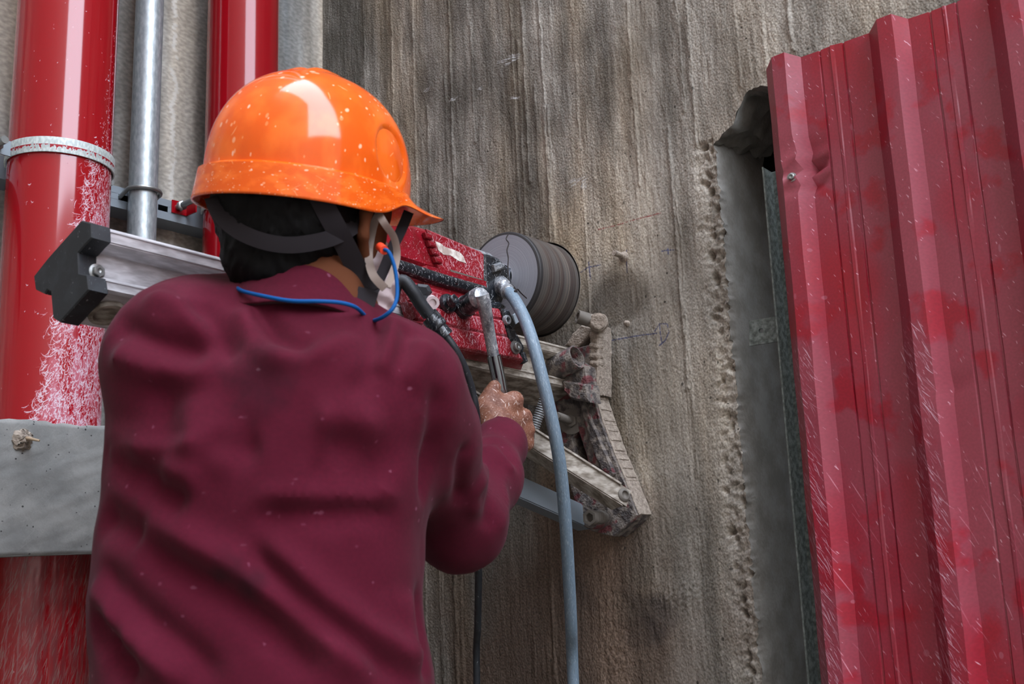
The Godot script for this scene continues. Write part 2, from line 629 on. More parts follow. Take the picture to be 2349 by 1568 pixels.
	for i in 1500:
		hp.stroke(rng.randf() * 256, rng.randf() * 1024, PI / 2 + rng.randf_range(-0.3, 0.3), rng.randf_range(3, 26), rng.randf_range(0.6, 1.7), Color8(178, 188, 194), rng.randf_range(0.12, 0.45))
	for i in 220:
		hp.stroke(rng.randf() * 256, rng.randf() * 1024, PI / 2 + rng.randf_range(-0.3, 0.3), rng.randf_range(3, 20), 1.4, Color8(96, 100, 104), 0.5)
	hose.albedo_texture = hp.texture()
	hose.uv1_scale = Vector3(1, 3.0, 1)
	hose.albedo_color = Color8(246, 248, 250)
	mat("blue cord", Color8(4, 74, 134), 0.7, 0.0, 0.3)
	mat("orange plug", Color8(236, 66, 28), 0.6)
	mat("rusty tie wire", Color8(46, 38, 36), 0.7, 0.4)
	mat("clear ribbed tube", Color8(118, 120, 120), 0.3)
	mat("wood peg", Color8(150, 130, 106), 0.85)
	var lab := mat("white label", Color.WHITE, 0.7)
	lab.albedo_texture = concrete_tex(256, 256, 99, Color8(168, 150, 140), Color8(222, 216, 206), 0.02)
	tri(lab, 8.0)
	mat("grey inset plate", Color8(96, 92, 84), 0.55)
	mat("galvanised grey plate", Color8(150, 160, 168), 0.5, 0.4)
	# person
	var cloth := mat("maroon cotton", Color.WHITE, 0.92, 0.0, 0.3)
	cloth.albedo_texture = shirt_tex()
	cloth.albedo_color = Color.WHITE
	cloth.uv1_triplanar = true
	cloth.uv1_world_triplanar = true
	cloth.uv1_scale = Vector3(1.15, 1.15, 1.15)
	cloth.uv1_triplanar_sharpness = 4.0
	cloth.rim_enabled = true
	cloth.rim = 0.06
	cloth.rim_tint = 0.7
	mat("dark trousers", Color8(38, 42, 56), 0.9)
	mat("work boots", Color8(46, 38, 32), 0.7)
	mat("black hair", Color8(9, 8, 8), 0.6, 0.0, 0.25)
	mat("brown skin", Color8(92, 54, 35), 0.85, 0.0, 0.2)
	var hands := spattered(Color8(122, 80, 62), Color8(104, 66, 52), Color8(204, 188, 180), 900, 22.0, 2.2, 97, 512, 0.25)
	var hm := spatter_mat("cement flecked skin", hands, 5.0)
	hm.roughness = 1.9
	hm.metallic_specular = 0.35
	mat("helmet webbing", Color8(38, 34, 36), 0.9, 0.0, 0.3)
	mat("pale webbing", Color8(142, 126, 116), 0.85)
	mat("mask fabric", Color8(196, 178, 178), 0.95)

# mottled surface between two colours
func concrete_tex(w: int, h: int, sd: int, lo: Color, hi: Color, freq := 0.012) -> ImageTexture:
	var a := stretched(sd, freq, w, h, w, h, 5)
	var b := stretched(sd + 1, 0.09, w, h, w, h, 3)
	var p := Paint.new(w, h, lo)
	for i in w * h:
		var t := clampf((a[i] * 0.75 + b[i] * 0.25 - 70.0) / 110.0, 0.0, 1.0)
		p.data[i * 3] = int(lerpf(lo.r8, hi.r8, t))
		p.data[i * 3 + 1] = int(lerpf(lo.g8, hi.g8, t))
		p.data[i * 3 + 2] = int(lerpf(lo.b8, hi.b8, t))
	return p.texture()

func shirt_tex() -> ImageTexture:
	var n := 768
	var a := stretched(31, 0.008, n, n, n, n, 4)
	var c := stretched(32, 0.2, n, n, n, n, 2)
	var p := Paint.new(n, n, Color8(86, 18, 46))
	for i in n * n:
		var dust := clampf((a[i] - 150.0) / 80.0, 0.0, 1.0) * 0.35
		var f := 0.93 + c[i] / 255.0 * 0.14
		p.data[i * 3] = mini(255, int(lerpf(76, 102, dust) * f))
		p.data[i * 3 + 1] = mini(255, int(lerpf(11, 40, dust) * f))
		p.data[i * 3 + 2] = mini(255, int(lerpf(31, 54, dust) * f))
	rng.seed = 33
	for i in 260:
		p.blob(rng.randf() * n, rng.randf() * n, rng.randf_range(0.8, 2.2), rng.randf_range(0.8, 2.2), Color8(150, 110, 124), rng.randf_range(0.2, 0.6))
	return p.texture()

# ---------------------------------------------------------------- walls, floor
const WX0 := -0.67
const WX1 := 0.93
const WY0 := 0.93
const WY1 := 2.76
var wn := FastNoiseLite.new()
var drips := []
var lip := []                  # broken upper edge of the opening

func nz(x: float, y: float) -> float:
	return wn.get_noise_2d(x, y)
func jamb(y: float) -> float:
	return JAMB_X + 0.005 * nz(900.0, y * 28.0) + 0.0035 * nz(1200.0, y * 95.0)
func head(x: float) -> float:
	var y: float = lip[-1].y
	for i in lip.size() - 1:
		if x < lip[i + 1].x:
			var t := clampf((x - lip[i].x) / maxf(lip[i + 1].x - lip[i].x, 1e-4), 0.0, 1.0)
			y = lerpf(lip[i].y, lip[i + 1].y, t)
			break
	return y + 0.003 * nz(x * 110.0, 300.0)
func wall_h(x: float, y: float) -> float:
	var h := 0.0011 * nz(x * 150.0, y * 9.0) + 0.0009 * nz(x * 420.0, y * 26.0 + 50.0) + 0.0014 * nz(x * 22.0, y * 5.0 + 90.0)
	for d in drips:
		if y < d.y0 or y > d.y1: continue
		var e: float = (x - d.x - 0.0035 * nz(d.x * 900.0, y * 7.0)) / d.w
		if absf(e) < 3.0: h += d.a * exp(-e * e) * (0.75 + 0.5 * nz(d.x * 500.0, y * 30.0))
	# spalled edge along the opening
	var lim := jamb(y) if y < lip[0].y else (JAMB_X if x < JAMB_X else 9.0)
	if y < lip[0].y + 0.01:
		var t := clampf(1.0 - (lim - x) / (0.042 + 0.02 * nz(700.0, y * 14.0)), 0.0, 1.0)
		if t > 0.0:
			var k := nz(x * 55.0, y * 55.0)
			h += -0.003 * minf(1.0, t * 2.5) + 0.004 * k * minf(1.0, t * 2.0)
			var pit := nz(x * 42.0 + 40.0, y * 34.0)
			if pit < -0.25: h -= (-0.25 - pit) * 0.03 * minf(1.0, t * 2.0)
	# crust of spilled slurry
	var c := Vector2((x - 0.245) / 0.115, (y - 1.163) / 0.038).length()
	if c < 1.0: h += (1.0 - c) * 0.004 * (0.6 + nz(x * 210.0, y * 210.0))
	var s := Vector2((x - 0.11) / 0.06, (y - 1.07) / 0.2).length()
	if s < 1.0: h += (1.0 - s) * 0.003 * (0.5 + nz(x * 130.0, y * 70.0))
	return h
func bore(x: float, y: float) -> bool:
	return Vector2(x - BIT.x, y - BIT.y).length() < 0.0945

func wall_grid(over: bool, rows: int, cols: int, yhi: float, x0: float) -> Build:
	var b := Build.new()
	for j in rows + 1:
		for i in cols + 1:
			var x: float
			var y: float
			if over:
				x = lerpf(x0, WX1, float(i) / cols)
				y = lerpf(head(x), yhi, float(j) / rows)
			else:
				y = lerpf(WY0, yhi, float(j) / rows)
				x = lerpf(x0, jamb(y) if y < lip[0].y else JAMB_X, float(i) / cols)
			var z := wall_h(x, y)
			var r := Vector2(x - BIT.x, y - BIT.y)
			if r.length() < 0.103 and r.length() > 0.09: z -= 0.002      # tucked under the rim of the bore
			b.vert(Vector3(x, y, z), Vector2((x - WX0) / (WX1 - WX0), (WY1 - y) / (WY1 - WY0)))
	for j in rows:
		for i in cols:
			var a := j * (cols + 1) + i
			var m := (b.v[a] + b.v[a + cols + 2]) * 0.5
			if Vector2(m.x - BIT.x, m.y - BIT.y).length() < 0.0965: continue
			b.quad(a, a + 1, a + cols + 2, a + cols + 1)
	return b

func wall_uv(p: Vector3, w: int, h: int) -> Vector2:
	return Vector2((p.x - WX0) / (WX1 - WX0) * w, (WY1 - p.y) / (WY1 - WY0) * h)

func wall_texture() -> ImageTexture:
	var w := 910
	var h := 1024
	var s1 := stretched(201, 0.012, w, 40, w, h, 4)          # long streaks
	var s2 := stretched(202, 0.05, w, 128, w, h, 4)          # finer streaks
	var s3 := stretched(203, 0.008, w, 256, w, h, 4)         # colour drift
	var bl := stretched(204, 0.01, w / 2, h / 2, w, h, 5)
	var p := Paint.new(w, h, Color.GRAY)
	var wet := wall_uv(oz(1415, 690), w, h)
	var wet2 := wall_uv(oz(1500, 1375), w, h)
	var mud_and_dim := wall_uv(oz(1270, 1420), w, h)
	var run := wall_uv(oz(1395, 1420), w, h)
	var pale := wall_uv(oz(1400, 250), w, h).x
	var dark := Color8(90, 85, 77)
	var light := Color8(172, 165, 153)
	for j in h:
		for i in w:
			var q := j * w + i
			var br := maxf((s3[q] - 116.0) / 128.0, -0.12)
			var side := smoothstep(-30.0, 45.0, i - pale + 0.25 * (bl[q] - 128.0))
			var t := clampf(0.34 + (s1[q] - 128.0) / 330.0 + (s2[q] - 128.0) / 420.0 + (bl[q] - 128.0) / 330.0 + 0.26 * side, 0.0, 1.0)
			var c := dark.lerp(light, t)
			c.r *= 1.0 + 0.07 * br * (1.0 - 0.6 * side)
			c.b *= 1.0 - 0.10 * br * (1.0 - 0.6 * side)
			var e := (bl[q] - 128.0) / 90.0
			# slurry below the machine, spread wider to paint in the dimmer light low down
			var m := clampf(1.25 - Vector2((i - mud_and_dim.x) / 210.0, maxf(0.0, absf(j - mud_and_dim.y - 30.0) - 70.0) / 75.0).length() + e * 0.55 + br * 0.25, 0.0, 1.0)
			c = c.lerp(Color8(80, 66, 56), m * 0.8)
			m = clampf(1.2 - Vector2((i - run.x) / 26.0, maxf(0.0, absf(j - run.y) - 80.0) / 40.0).length() + e * 0.5, 0.0, 1.0)
			c = c.lerp(Color8(128, 108, 92), m * 0.7)
			# damp patches
			m = clampf((1.0 - Vector2((i - wet.x) / 46.0, (j - wet.y) / 26.0).length() + e * 0.7 - 0.1) * 2.5, 0.0, 1.0)
			c = c.lerp(c * Color(0.72, 0.7, 0.68), m)
			m = clampf((1.0 - Vector2((i - wet2.x) / 80.0, (j - wet2.y) / 30.0).length() + e * 1.1 - 0.15) * 1.6, 0.0, 1.0)
			c = c.lerp(c * Color(0.68, 0.69, 0.72), m)
			q *= 3
			p.data[q] = clampi(int(c.r * 255.0), 0, 255)
			p.data[q + 1] = clampi(int(c.g * 255.0), 0, 255)
			p.data[q + 2] = clampi(int(c.b * 255.0), 0, 255)
	var im := Image.create_from_data(w, h, false, Image.FORMAT_RGB8, p.data)
	im.resize(1820, 2048, Image.INTERPOLATE_CUBIC)
	var big := Paint.new(4, 4, Color.BLACK)
	big.w = 1820
	big.h = 2048
	big.data = im.get_data()
	var g := stretched(205, 0.2, 1820, 1500, 1820, 2048, 3)
	for i in 1820 * 2048:
		var f := 0.76 + g[i] / 255.0 * 0.48
		var q := i * 3
		big.data[q] = mini(255, int(big.data[q] * f))
		big.data[q + 1] = mini(255, int(big.data[q + 1] * f))
		big.data[q + 2] = mini(255, int(big.data[q + 2] * f))
	# pits
	rng.seed = 206
	for i in 420:
		big.blob(rng.randf() * 1820, rng.randf() * 2048, rng.randf_range(1.0, 3.2), rng.randf_range(1.0, 4.0), Color8(58, 54, 48), 0.8)
	# scrapes of white
	for q in [[1135, 142, 1210, 125], [1150, 152, 1190, 138], [1028, 233, 1050, 224], [1095, 205, 1108, 202], [970, 212, 985, 200], [1165, 226, 1195, 222], [1300, 430, 1345, 400], [1330, 440, 1345, 415]]:
		var a := wall_uv(oz(q[0], q[1]), 1820, 2048)
		var z := wall_uv(oz(q[2], q[3]), 1820, 2048)
		for k in 7:
			big.stroke(lerpf(a.x, z.x, rng.randf() * 0.7), lerpf(a.y, z.y, rng.randf() * 0.7) + rng.randf_range(-3, 3), (z - a).angle(), (z - a).length() * 0.4, 1.3, Color8(184, 186, 188), 0.3)
	# surveyors' marks in blue pencil and a snapped red chalk line
	var blue := Color8(38, 44, 92)
	for line in [[[1326, 628], [1350, 612], [1378, 607]], [[1350, 600], [1352, 622], [1354, 640]], [[1436, 572], [1436, 600], [1437, 626]], [[1515, 576], [1527, 574], [1548, 572]], [[1531, 570], [1533, 590]], [[1400, 780], [1430, 775], [1470, 768], [1508, 763]], [[1512, 745], [1514, 765], [1518, 790]], [[1500, 760], [1512, 742], [1530, 742], [1534, 760], [1525, 780], [1510, 793]]]:
		for i in line.size() - 1:
			var a := wall_uv(oz(line[i][0], line[i][1]), 1820, 2048)
			var z := wall_uv(oz(line[i + 1][0], line[i + 1][1]), 1820, 2048)
			for k in int((z - a).length() * 0.8):
				var e := a.lerp(z, k / ((z - a).length() * 0.8))
				if nz(e.x * 3.0, e.y * 3.0) > -0.22: big.blob(e.x, e.y, 1.6, 1.6, blue, 0.34)
	for k in 170:
		var e := wall_uv(oz(1370, 527).lerp(oz(1515, 488), k / 170.0), 1820, 2048)
		if nz(e.x * 2.0, e.y * 2.0) > -0.05: big.blob(e.x, e.y, 1.5, 1.3, Color8(128, 48, 48), 0.45)
	return big.texture()

func wall_relief() -> ImageTexture:
	var w := 1820
	var h := 2048
	var a := stretched(207, 0.2, w, 1500, w, h, 3)        # sand
	var c := stretched(208, 0.085, w, 760, w, h, 3)       # coarser trowelled skin
	var d := stretched(209, 0.12, w, 50, w, h, 3)         # faint board lines
	var pale := int(wall_uv(oz(1400, 250), w, h).x)
	var p := PackedByteArray()
	p.resize(w * h)
	for i in p.size():
		p[i] = (a[i] * 4 + c[i] * 3 + d[i]) / 11 if i % w < pale else (a[i] * 4 + c[i] * 5 + d[i]) / 13
	# runs of mortar that dribbled down the face
	rng.seed = 210
	var runs := []
	for q in drips: runs.append([q.x, q.y1, q.y0, q.a * 30000.0])
	for k in 70: runs.append([rng.randf_range(WX0, WX1), rng.randf_range(1.3, 2.76), rng.randf_range(0.93, 2.2), rng.randf_range(12.0, 50.0)])
	for r in runs:
		var x := wall_uv(Vector3(r[0], 0, 0), w, h).x
		var y0 := int(wall_uv(Vector3(0, r[1], 0), w, h).y)
		var y1 := int(wall_uv(Vector3(0, r[2], 0), w, h).y)
		var wd := rng.randf_range(1.6, 3.4)
		for y in range(maxi(y0, 0), mini(y1, h)):
			var xc := x + 5.0 * nz(r[0] * 700.0, y * 0.006) + 1.6 * nz(r[0] * 300.0, y * 0.05)
			var up: float = r[3] * (0.7 + 0.6 * nz(r[0] * 90.0, y * 0.02))
			for i in range(int(xc - 3.0 * wd), int(xc + 3.0 * wd) + 1):
				if i < 0 or i >= w: continue
				var e := (i - xc) / wd
				var at := y * w + i
				p[at] = clampi(p[at] + int(up * exp(-e * e) - up * 0.4 * exp(-(e - 1.9) * (e - 1.9) * 2.0)), 0, 255)
	return ImageTexture.create_from_image(Image.create_from_data(w, h, false, Image.FORMAT_L8, p))

func build_structure() -> void:
	var t0 := Time.get_ticks_msec()
	wn.seed = 5
	wn.frequency = 1.0
	wn.noise_type = FastNoiseLite.TYPE_SIMPLEX_SMOOTH
	wn.fractal_octaves = 2
	for q in [[1636, 331], [1660, 305], [1682, 287], [1688, 262], [1703, 230], [1711, 211], [1739, 199], [1767, 198]]:
		lip.append(oz(q[0], q[1]))
	lip[0].x = JAMB_X
	lip.append(Vector3(1.45, lip[-1].y, 0))
	for q in [[1041, 0, 560, 2.4], [1090, 60, 330, 1.4], [1028, 180, 1568, 1.2], [1188, 0, 1100, 1.8], [1201, 100, 560, 1.5], [1215, 0, 420, 2.4], [1237, 200, 560, 1.3], [1256, 0, 560, 2.2], [1263, 250, 560, 1.7], [1335, 0, 800, 1.0], [1465, 0, 430, 1.5], [1540, 300, 900, 2.0], [1548, 420, 1100, 1.4], [1600, 0, 340, 1.6], [1570, 0, 260, 1.5], [905, 0, 1568, 1.6], [955, 0, 1568, 1.4], [985, 250, 1568, 1.6], [840, 0, 500, 1.3], [1250, 1050, 1568, 1.9], [1040, 1200, 1568, 2.6], [1820, 0, 120, 3.0], [1760, 0, 170, 1.6], [1700, 0, 200, 1.3], [1010, 1200, 1568, 1.4]]:
		drips.append({"x": oz(q[0], clampf(400.0, q[1], q[2])).x, "w": 0.0036, "a": q[3] * 0.0017, "y1": oz(q[0], q[1]).y + 0.01, "y0": oz(q[0], q[2]).y})
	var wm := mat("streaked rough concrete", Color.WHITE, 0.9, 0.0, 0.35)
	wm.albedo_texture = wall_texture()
	relief(wm, wall_relief(), 0.36)
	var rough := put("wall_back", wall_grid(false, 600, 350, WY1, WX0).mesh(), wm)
	tag(rough, "rough streaked concrete wall being drilled, with a broken opening beside red sheet", "wall", "", "structure")
	put("lintel_face", wall_grid(true, 200, 138, WY1, JAMB_X).mesh(), wm, rough)
	# thickness of the wall, the rest of it beyond the frame, and its jamb
	var cm: StandardMaterial3D = mats["cast concrete"].duplicate()
	cm.albedo_color = Color8(222, 214, 204)
	cm.resource_name = "wall concrete beyond the frame"
	var b := Build.new()
	box(b, Vector3(-0.95, 0, -0.21), Vector3(BIT.x - 0.0945, 10.0, -0.016))
	box(b, Vector3(BIT.x + 0.0945, 0, -0.21), Vector3(JAMB_X - 0.018, 10.0, -0.016))
	box(b, Vector3(BIT.x - 0.0945, 0, -0.21), Vector3(BIT.x + 0.0945, BIT.y - 0.0945, -0.016))
	box(b, Vector3(BIT.x - 0.0945, BIT.y + 0.0945, -0.21), Vector3(BIT.x + 0.0945, 10.0, -0.016))
	box(b, Vector3(JAMB_X - 0.018, 2.03, -0.21), Vector3(4.5, 10.0, -0.016))
	box(b, Vector3(1.45, 0, -0.21), Vector3(4.5, 2.03, -0.016))
	box(b, Vector3(-0.95, WY1, -0.02), Vector3(WX1, 10.0, 0.0))
	box(b, Vector3(WX1, 2.0, -0.02), Vector3(4.5, 10.0, 0.0))
	box(b, Vector3(1.45, 0, -0.02), Vector3(4.5, 2.0, 0.0))
	box(b, Vector3(-0.95, 0, -0.02), Vector3(JAMB_X - 0.002, WY0, 0.0))
	put("wall_core", b.mesh(), cm, rough)
	# rim of the bore
	b = Build.new()
	for k in 121:
		var dir := Vector2(cos(TAU * k / 120.0), sin(TAU * k / 120.0))
		for r in [0.0945, 0.097, 0.1, 0.104, 0.108]:
			var q: Vector2 = Vector2(BIT.x, BIT.y) + dir * r
			b.vert(Vector3(q.x, q.y, wall_h(q.x, q.y) + lerpf(0.0006, 0.0, (r - 0.0945) / 0.0135)), Vector2((q.x - WX0) / (WX1 - WX0), (WY1 - q.y) / (WY1 - WY0)))
	for k in 120:
		for i in 4:
			var a := k * 5 + i
			b.quad(a, a + 1, a + 6, a + 5)
	put("bore_rim", b.mesh(), wm, rough)
	# inside of the bore
	b = Build.new()
	lathe(b, Vector3(BIT.x, BIT.y, 0.0015), Vector3(0, 0, -1), [[0.0945, 0.0], [0.0945, 0.17], [0.0, 0.17]], 48)
	put("bore", b.mesh(), mats["cast concrete"], rough)
	# smooth jamb of the opening, chipped where it meets the outer face
	b = Build.new()
	var rows := 420
	for j in rows + 1:
		var y := lerpf(WY0 - 0.4, lip[0].y + 0.1, float(j) / rows)
		for i in 25:
			var t := i / 24.0
			var z := lerpf(wall_h(jamb(y) - 0.0005, y) if i == 0 else 0.0, -0.2, t)
			if i == 24: z -= 0.008 * nz(y * 40.0, 33.0)
			var x := lerpf(jamb(y), JAMB_X + 0.002 + 0.0015 * nz(y * 7.0, z * 20.0), clampf(t * 7.0, 0.0, 1.0))
			b.vert(Vector3(x, y, z), Vector2(-z, y))
	for j in rows:
		for i in 24:
			var a := j * 25 + i
			b.quad(a, a + 1, a + 26, a + 25)
	var jm: Material = mats["cast concrete"]
	put("jamb", b.mesh(), jm, rough)
	# soffit of broken concrete over the opening
	b = Build.new()
	for i in 140:
		var x := lerpf(JAMB_X - 0.01, 1.45, i / 139.0)
		for k in 13:
			var t := k / 12.0
			var y := head(x) + (0.02 * nz(x * 50.0, t * 9.0 + 7.0) + 0.03 * t) * minf(1.0, t * 5.0)
			b.vert(Vector3(x, y, lerpf(wall_h(x, y) if k == 0 else 0.0, -0.21, t)), Vector2(x, t))
	for i in 139:
		for k in 12:
			var a := i * 13 + k
			b.quad(a, a + 1, a + 14, a + 13)
	put("soffit", b.mesh(), mats["cast concrete"], rough)
	# dark room behind the opening
	var dk: Material = mats["cast concrete"]
	b = Build.new()
	box(b, Vector3(-0.95, 0, -2.4), Vector3(4.5, 3.0, -2.2))
	box(b, Vector3(-0.95, 0, -2.2), Vector3(-0.75, 3.0, -0.21))
	box(b, Vector3(4.3, 0, -2.2), Vector3(4.5, 3.0, -0.21))
	box(b, Vector3(-0.95, 2.8, -2.2), Vector3(4.5, 3.0, -0.21))
	tag(put("wall_inner", b.mesh(), dk), "bare room behind the broken wall opening", "wall", "", "structure")
	# the wall that carries the pipes
	var lm := mat("streaked pale concrete", Color.WHITE, 0.88, 0.0, 0.35)
	lm.albedo_texture = left_texture()
	relief(lm, grey_tex(noise(221, 0.3, 1400, 1600, 2)), 0.03)
	b = Build.new()
	for j in 361:
		for i in 231:
			var z := lerpf(-0.01, 1.6, i / 230.0)
			var y := lerpf(WY0, WY1, j / 360.0)
			var x := CORNER_X + 0.0022 * nz(z * 40.0 + 300.0, y * 3.0) + 0.001 * nz(z * 200.0 + 77.0, y * 14.0)
			for d in [[0.165, 0.0034], [0.3, 0.003], [0.41, 0.0025], [0.475, 0.0036], [0.55, 0.002], [0.92, 0.003]]:
				var e: float = (z - d[0] - 0.006 * nz(d[0] * 900.0, y * 4.0)) / 0.0045
				if absf(e) < 3.0: x += d[1] * exp(-e * e)
			b.vert(Vector3(x, y, z), Vector2(z / 1.6, (WY1 - y) / (WY1 - WY0)))
	for j in 360:
		for i in 230:
			var a := j * 231 + i
			b.quad(a + 1, a, a + 231, a + 232)
	var left := put("wall_left", b.mesh(), lm)
	tag(left, "pale streaked concrete wall carrying the pipes, square to the drilled wall", "wall", "", "structure")
	b = Build.new()
	box(b, Vector3(CORNER_X - 0.25, 0, -0.02), Vector3(CORNER_X - 0.012, 10.0, 5.0))
	box(b, Vector3(CORNER_X - 0.02, 0, -0.01), Vector3(CORNER_X, WY0, 4.5))
	box(b, Vector3(CORNER_X - 0.02, WY1, -0.01), Vector3(CORNER_X, 10.0, 5.0))
	box(b, Vector3(CORNER_X - 0.02, WY0, 1.6), Vector3(CORNER_X, WY1, 4.5))
	put("wall_core", b.mesh(), cm, left)
	# cast beam through which the pipes pass
	b = Build.new()
	var front := -0.362
	var z0 := 0.0
	var z1 := 2.2
	for j in 61:
		for i in 161:
			var z := lerpf(z0, z1, i / 160.0)
			var y := lerpf(1.269, 1.4665, j / 60.0)
			if j == 60: y += 0.0035 * nz(z * 35.0, 410.0) + 0.002 * nz(z * 110.0, 410.0)
			var x := front + 0.0012 * nz(z * 18.0 + y * 30.0, y * 18.0) - (0.003 if j == 0 or j == 60 else 0.0)
			b.vert(Vector3(x, y, z), Vector2(z, y))
	for j in 60:
		for i in 160:
			var a := j * 161 + i
			b.quad(a + 1, a, a + 161, a + 162)
	box(b, Vector3(CORNER_X - 0.01, 1.269, z0), Vector3(front - 0.0025, 1.4635, z1), 0.001)
	var beam := put("concrete_beam", b.mesh(), mats["pitted beam concrete"])
	tag(beam, "grey pitted concrete beam crossing in front of the large red pipe", "beam", "", "structure")
	# ground and the buildings across the yard
	b = Build.new()
	box(b, Vector3(-12, -0.2, -2.4), Vector3(14, 0.0, 16))
	tag(put("floor", b.mesh(), mats["site floor concrete"]), "bare concrete yard floor", "floor", "", "structure")
	b = Build.new()
	box(b, Vector3(-12, 0, 5.0), Vector3(8.2, 14.0, 8.0))
	box(b, Vector3(13.0, 0, -2), Vector3(14, 6.6, 14.0))
	tag(put("wall_opposite", b.mesh(), mats["render on far buildings"]), "plain rendered buildings across the yard", "wall", "", "structure")

func left_texture() -> ImageTexture:
	var w := 512
	var h := 1024
	var s1 := stretched(231, 0.02, w, 24, w, h, 4)
	var s2 := stretched(232, 0.07, w, 90, w, h, 4)
	var bl := stretched(233, 0.02, w, h / 2, w, h, 5)
	var g := stretched(234, 0.2, w, h, w, h, 2)
	var p := Paint.new(w, h, Color.GRAY)
	for i in w * h:
		var t := clampf((s1[i] * 0.55 + s2[i] * 0.25 + bl[i] * 0.2 - 75.0) / 105.0, 0.0, 1.0)
		var c := Color8(112, 107, 99).lerp(Color8(164, 160, 152), t)
		var br := (s1[(i + 200 * w) % (w * h)] - 128.0) / 128.0
		var f := 0.84 + g[i] / 255.0 * 0.32
		p.data[i * 3] = clampi(int(c.r8 * f * (1.0 + 0.05 * br)), 0, 255)
		p.data[i * 3 + 1] = clampi(int(c.g8 * f), 0, 255)
		p.data[i * 3 + 2] = clampi(int(c.b8 * f * (1.0 - 0.06 * br)), 0, 255)
	rng.seed = 235
	for z in [0.41, 0.475, 0.165, 0.56, 0.92]:      # runs of pale laitance
		var x: float = z / 1.6 * w
		for y in range(0, h, 2):
			if nz(z * 800.0, y * 0.05) > -0.25:
				p.blob(x + 4.0 * nz(z * 900.0, y * 0.02) + rng.randf_range(-1, 1), y, 1.6, 2.0, Color8(196, 192, 184), 0.55)
	return p.texture()

# ---------------------------------------------------------------- pipes
func pipe_paint() -> Array:
	var w := 1024
	var h := 2048            # the height 0.95 .. 2.75 m
	var p := Paint.new(w, h, Color8(144, 8, 20))
	var q := Paint.new(w, h, Color(0.1, 0.1, 0.1))
	rng.seed = 301
	var spat := Color8(200, 182, 190)
	var vy := func(y: float) -> float: return (2.75 - y) / 1.8 * h
	# dried film of slurry under the spray, broken up by noise
	var film := stretched(302, 0.02, w, h / 2, w, h, 4)
	for j in range(int(vy.call(2.0)), int(vy.call(1.40))):
		var y := 2.75 - 1.8 * j / h
		var edge := lerpf(-0.125, 0.02, clampf((y - 1.47) / 0.48, 0.0, 1.0)) + 0.018 * nz(y * 30.0, 3.0)
		for i in range(int((edge - 0.02) * w), int(0.32 * w)):
			var a := clampf((float(i) / w - edge) / 0.05, 0.0, 1.0) * clampf((1.93 - y) / 0.12, 0.0, 1.0)
			a *= clampf((film[j * w + posmod(i, w)] - 70.0) / 110.0, 0.0, 1.0)
			p.dot(i, j, 188, 122, 136, a * 0.75)
			q.dot(i, j, 150, 150, 150, a * 0.8)
	# spray of wet concrete from the side of the drill: dense low down, a few flecks higher up
	for i in 26000:
		var y := rng.randf_range(1.40, 2.3)
		var u := rng.randf_range(-0.17, 0.32)
		var edge := lerpf(-0.125, 0.02, clampf((y - 1.47) / 0.48, 0.0, 1.0)) + 0.10 * clampf((y - 1.95) / 0.3, 0.0, 1.0) + 0.018 * nz(y * 30.0, 3.0)
		var inside := (u - edge) / 0.03
		var keep := clampf(inside, 0.02, 1.0) * (1.0 if y < 1.86 else exp(-(y - 1.86) * 7.0))
		if u < edge - 0.03: keep = 0.004
		if y < 1.47: keep *= 1.0
		if rng.randf() > keep: continue
		var a := PI - 0.45 + rng.randf_range(-0.35, 0.35)
		if u > edge + 0.04: a = PI / 2 + 0.5 + rng.randf_range(-0.8, 0.8)
		var l := rng.randf_range(3.0, 13.0)
		if inside < 1.0 and u > edge - 0.02: l = rng.randf_range(8.0, 26.0)
		if y > 1.98: l *= 0.45
		var al := rng.randf_range(0.5, 0.95)
		var wd := rng.randf_range(0.5, 1.35)
		p.stroke(u * w, vy.call(y), a, l, wd, spat, al, rng.randf_range(-2.4, 2.4))
		q.stroke(u * w, vy.call(y), a, l, wd, Color(0.7, 0.7, 0.7), al)
	# thin brown film and runs on the length below the beam
	for i in 1900:
		var y := rng.randf_range(0.95, 1.3)
		var u := rng.randf_range(-0.16, 0.3)
		p.stroke(u * w, vy.call(y), PI / 2 + rng.randf_range(0.1, 0.7), rng.randf_range(8, 40), rng.randf_range(0.6, 1.8), Color8(150, 118, 110), rng.randf_range(0.15, 0.5), rng.randf_range(-0.6, 0.6))
	for u in [-0.145, -0.11]:
		p.stroke(u * w, vy.call(1.3), PI / 2 + 0.02, 420.0, 2.6, Color8(150, 100, 100), 0.3)
	for i in 160:
		p.blob(rng.randf_range(-0.3, 0.3) * w, rng.randf() * h, 1.5, 1.8, Color8(200, 170, 176), 0.7)
	# grime below the beam, its dark colour also painting in the beam's shade
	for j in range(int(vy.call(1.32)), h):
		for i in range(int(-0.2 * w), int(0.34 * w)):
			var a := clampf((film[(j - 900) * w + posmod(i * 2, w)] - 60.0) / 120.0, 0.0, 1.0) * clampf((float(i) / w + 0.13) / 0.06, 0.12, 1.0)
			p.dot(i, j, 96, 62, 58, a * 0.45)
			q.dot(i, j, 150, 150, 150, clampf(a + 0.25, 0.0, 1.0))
	# bare scraped places
	for k in [[0.02, 1.83], [0.05, 1.73], [0.12, 1.56], [0.10, 1.485], [0.0, 1.63]]:
		p.blob(k[0] * w, vy.call(k[1]), 9.0, 13.0, Color8(150, 30, 40), 0.9)
	return [p.texture(), q.texture()]

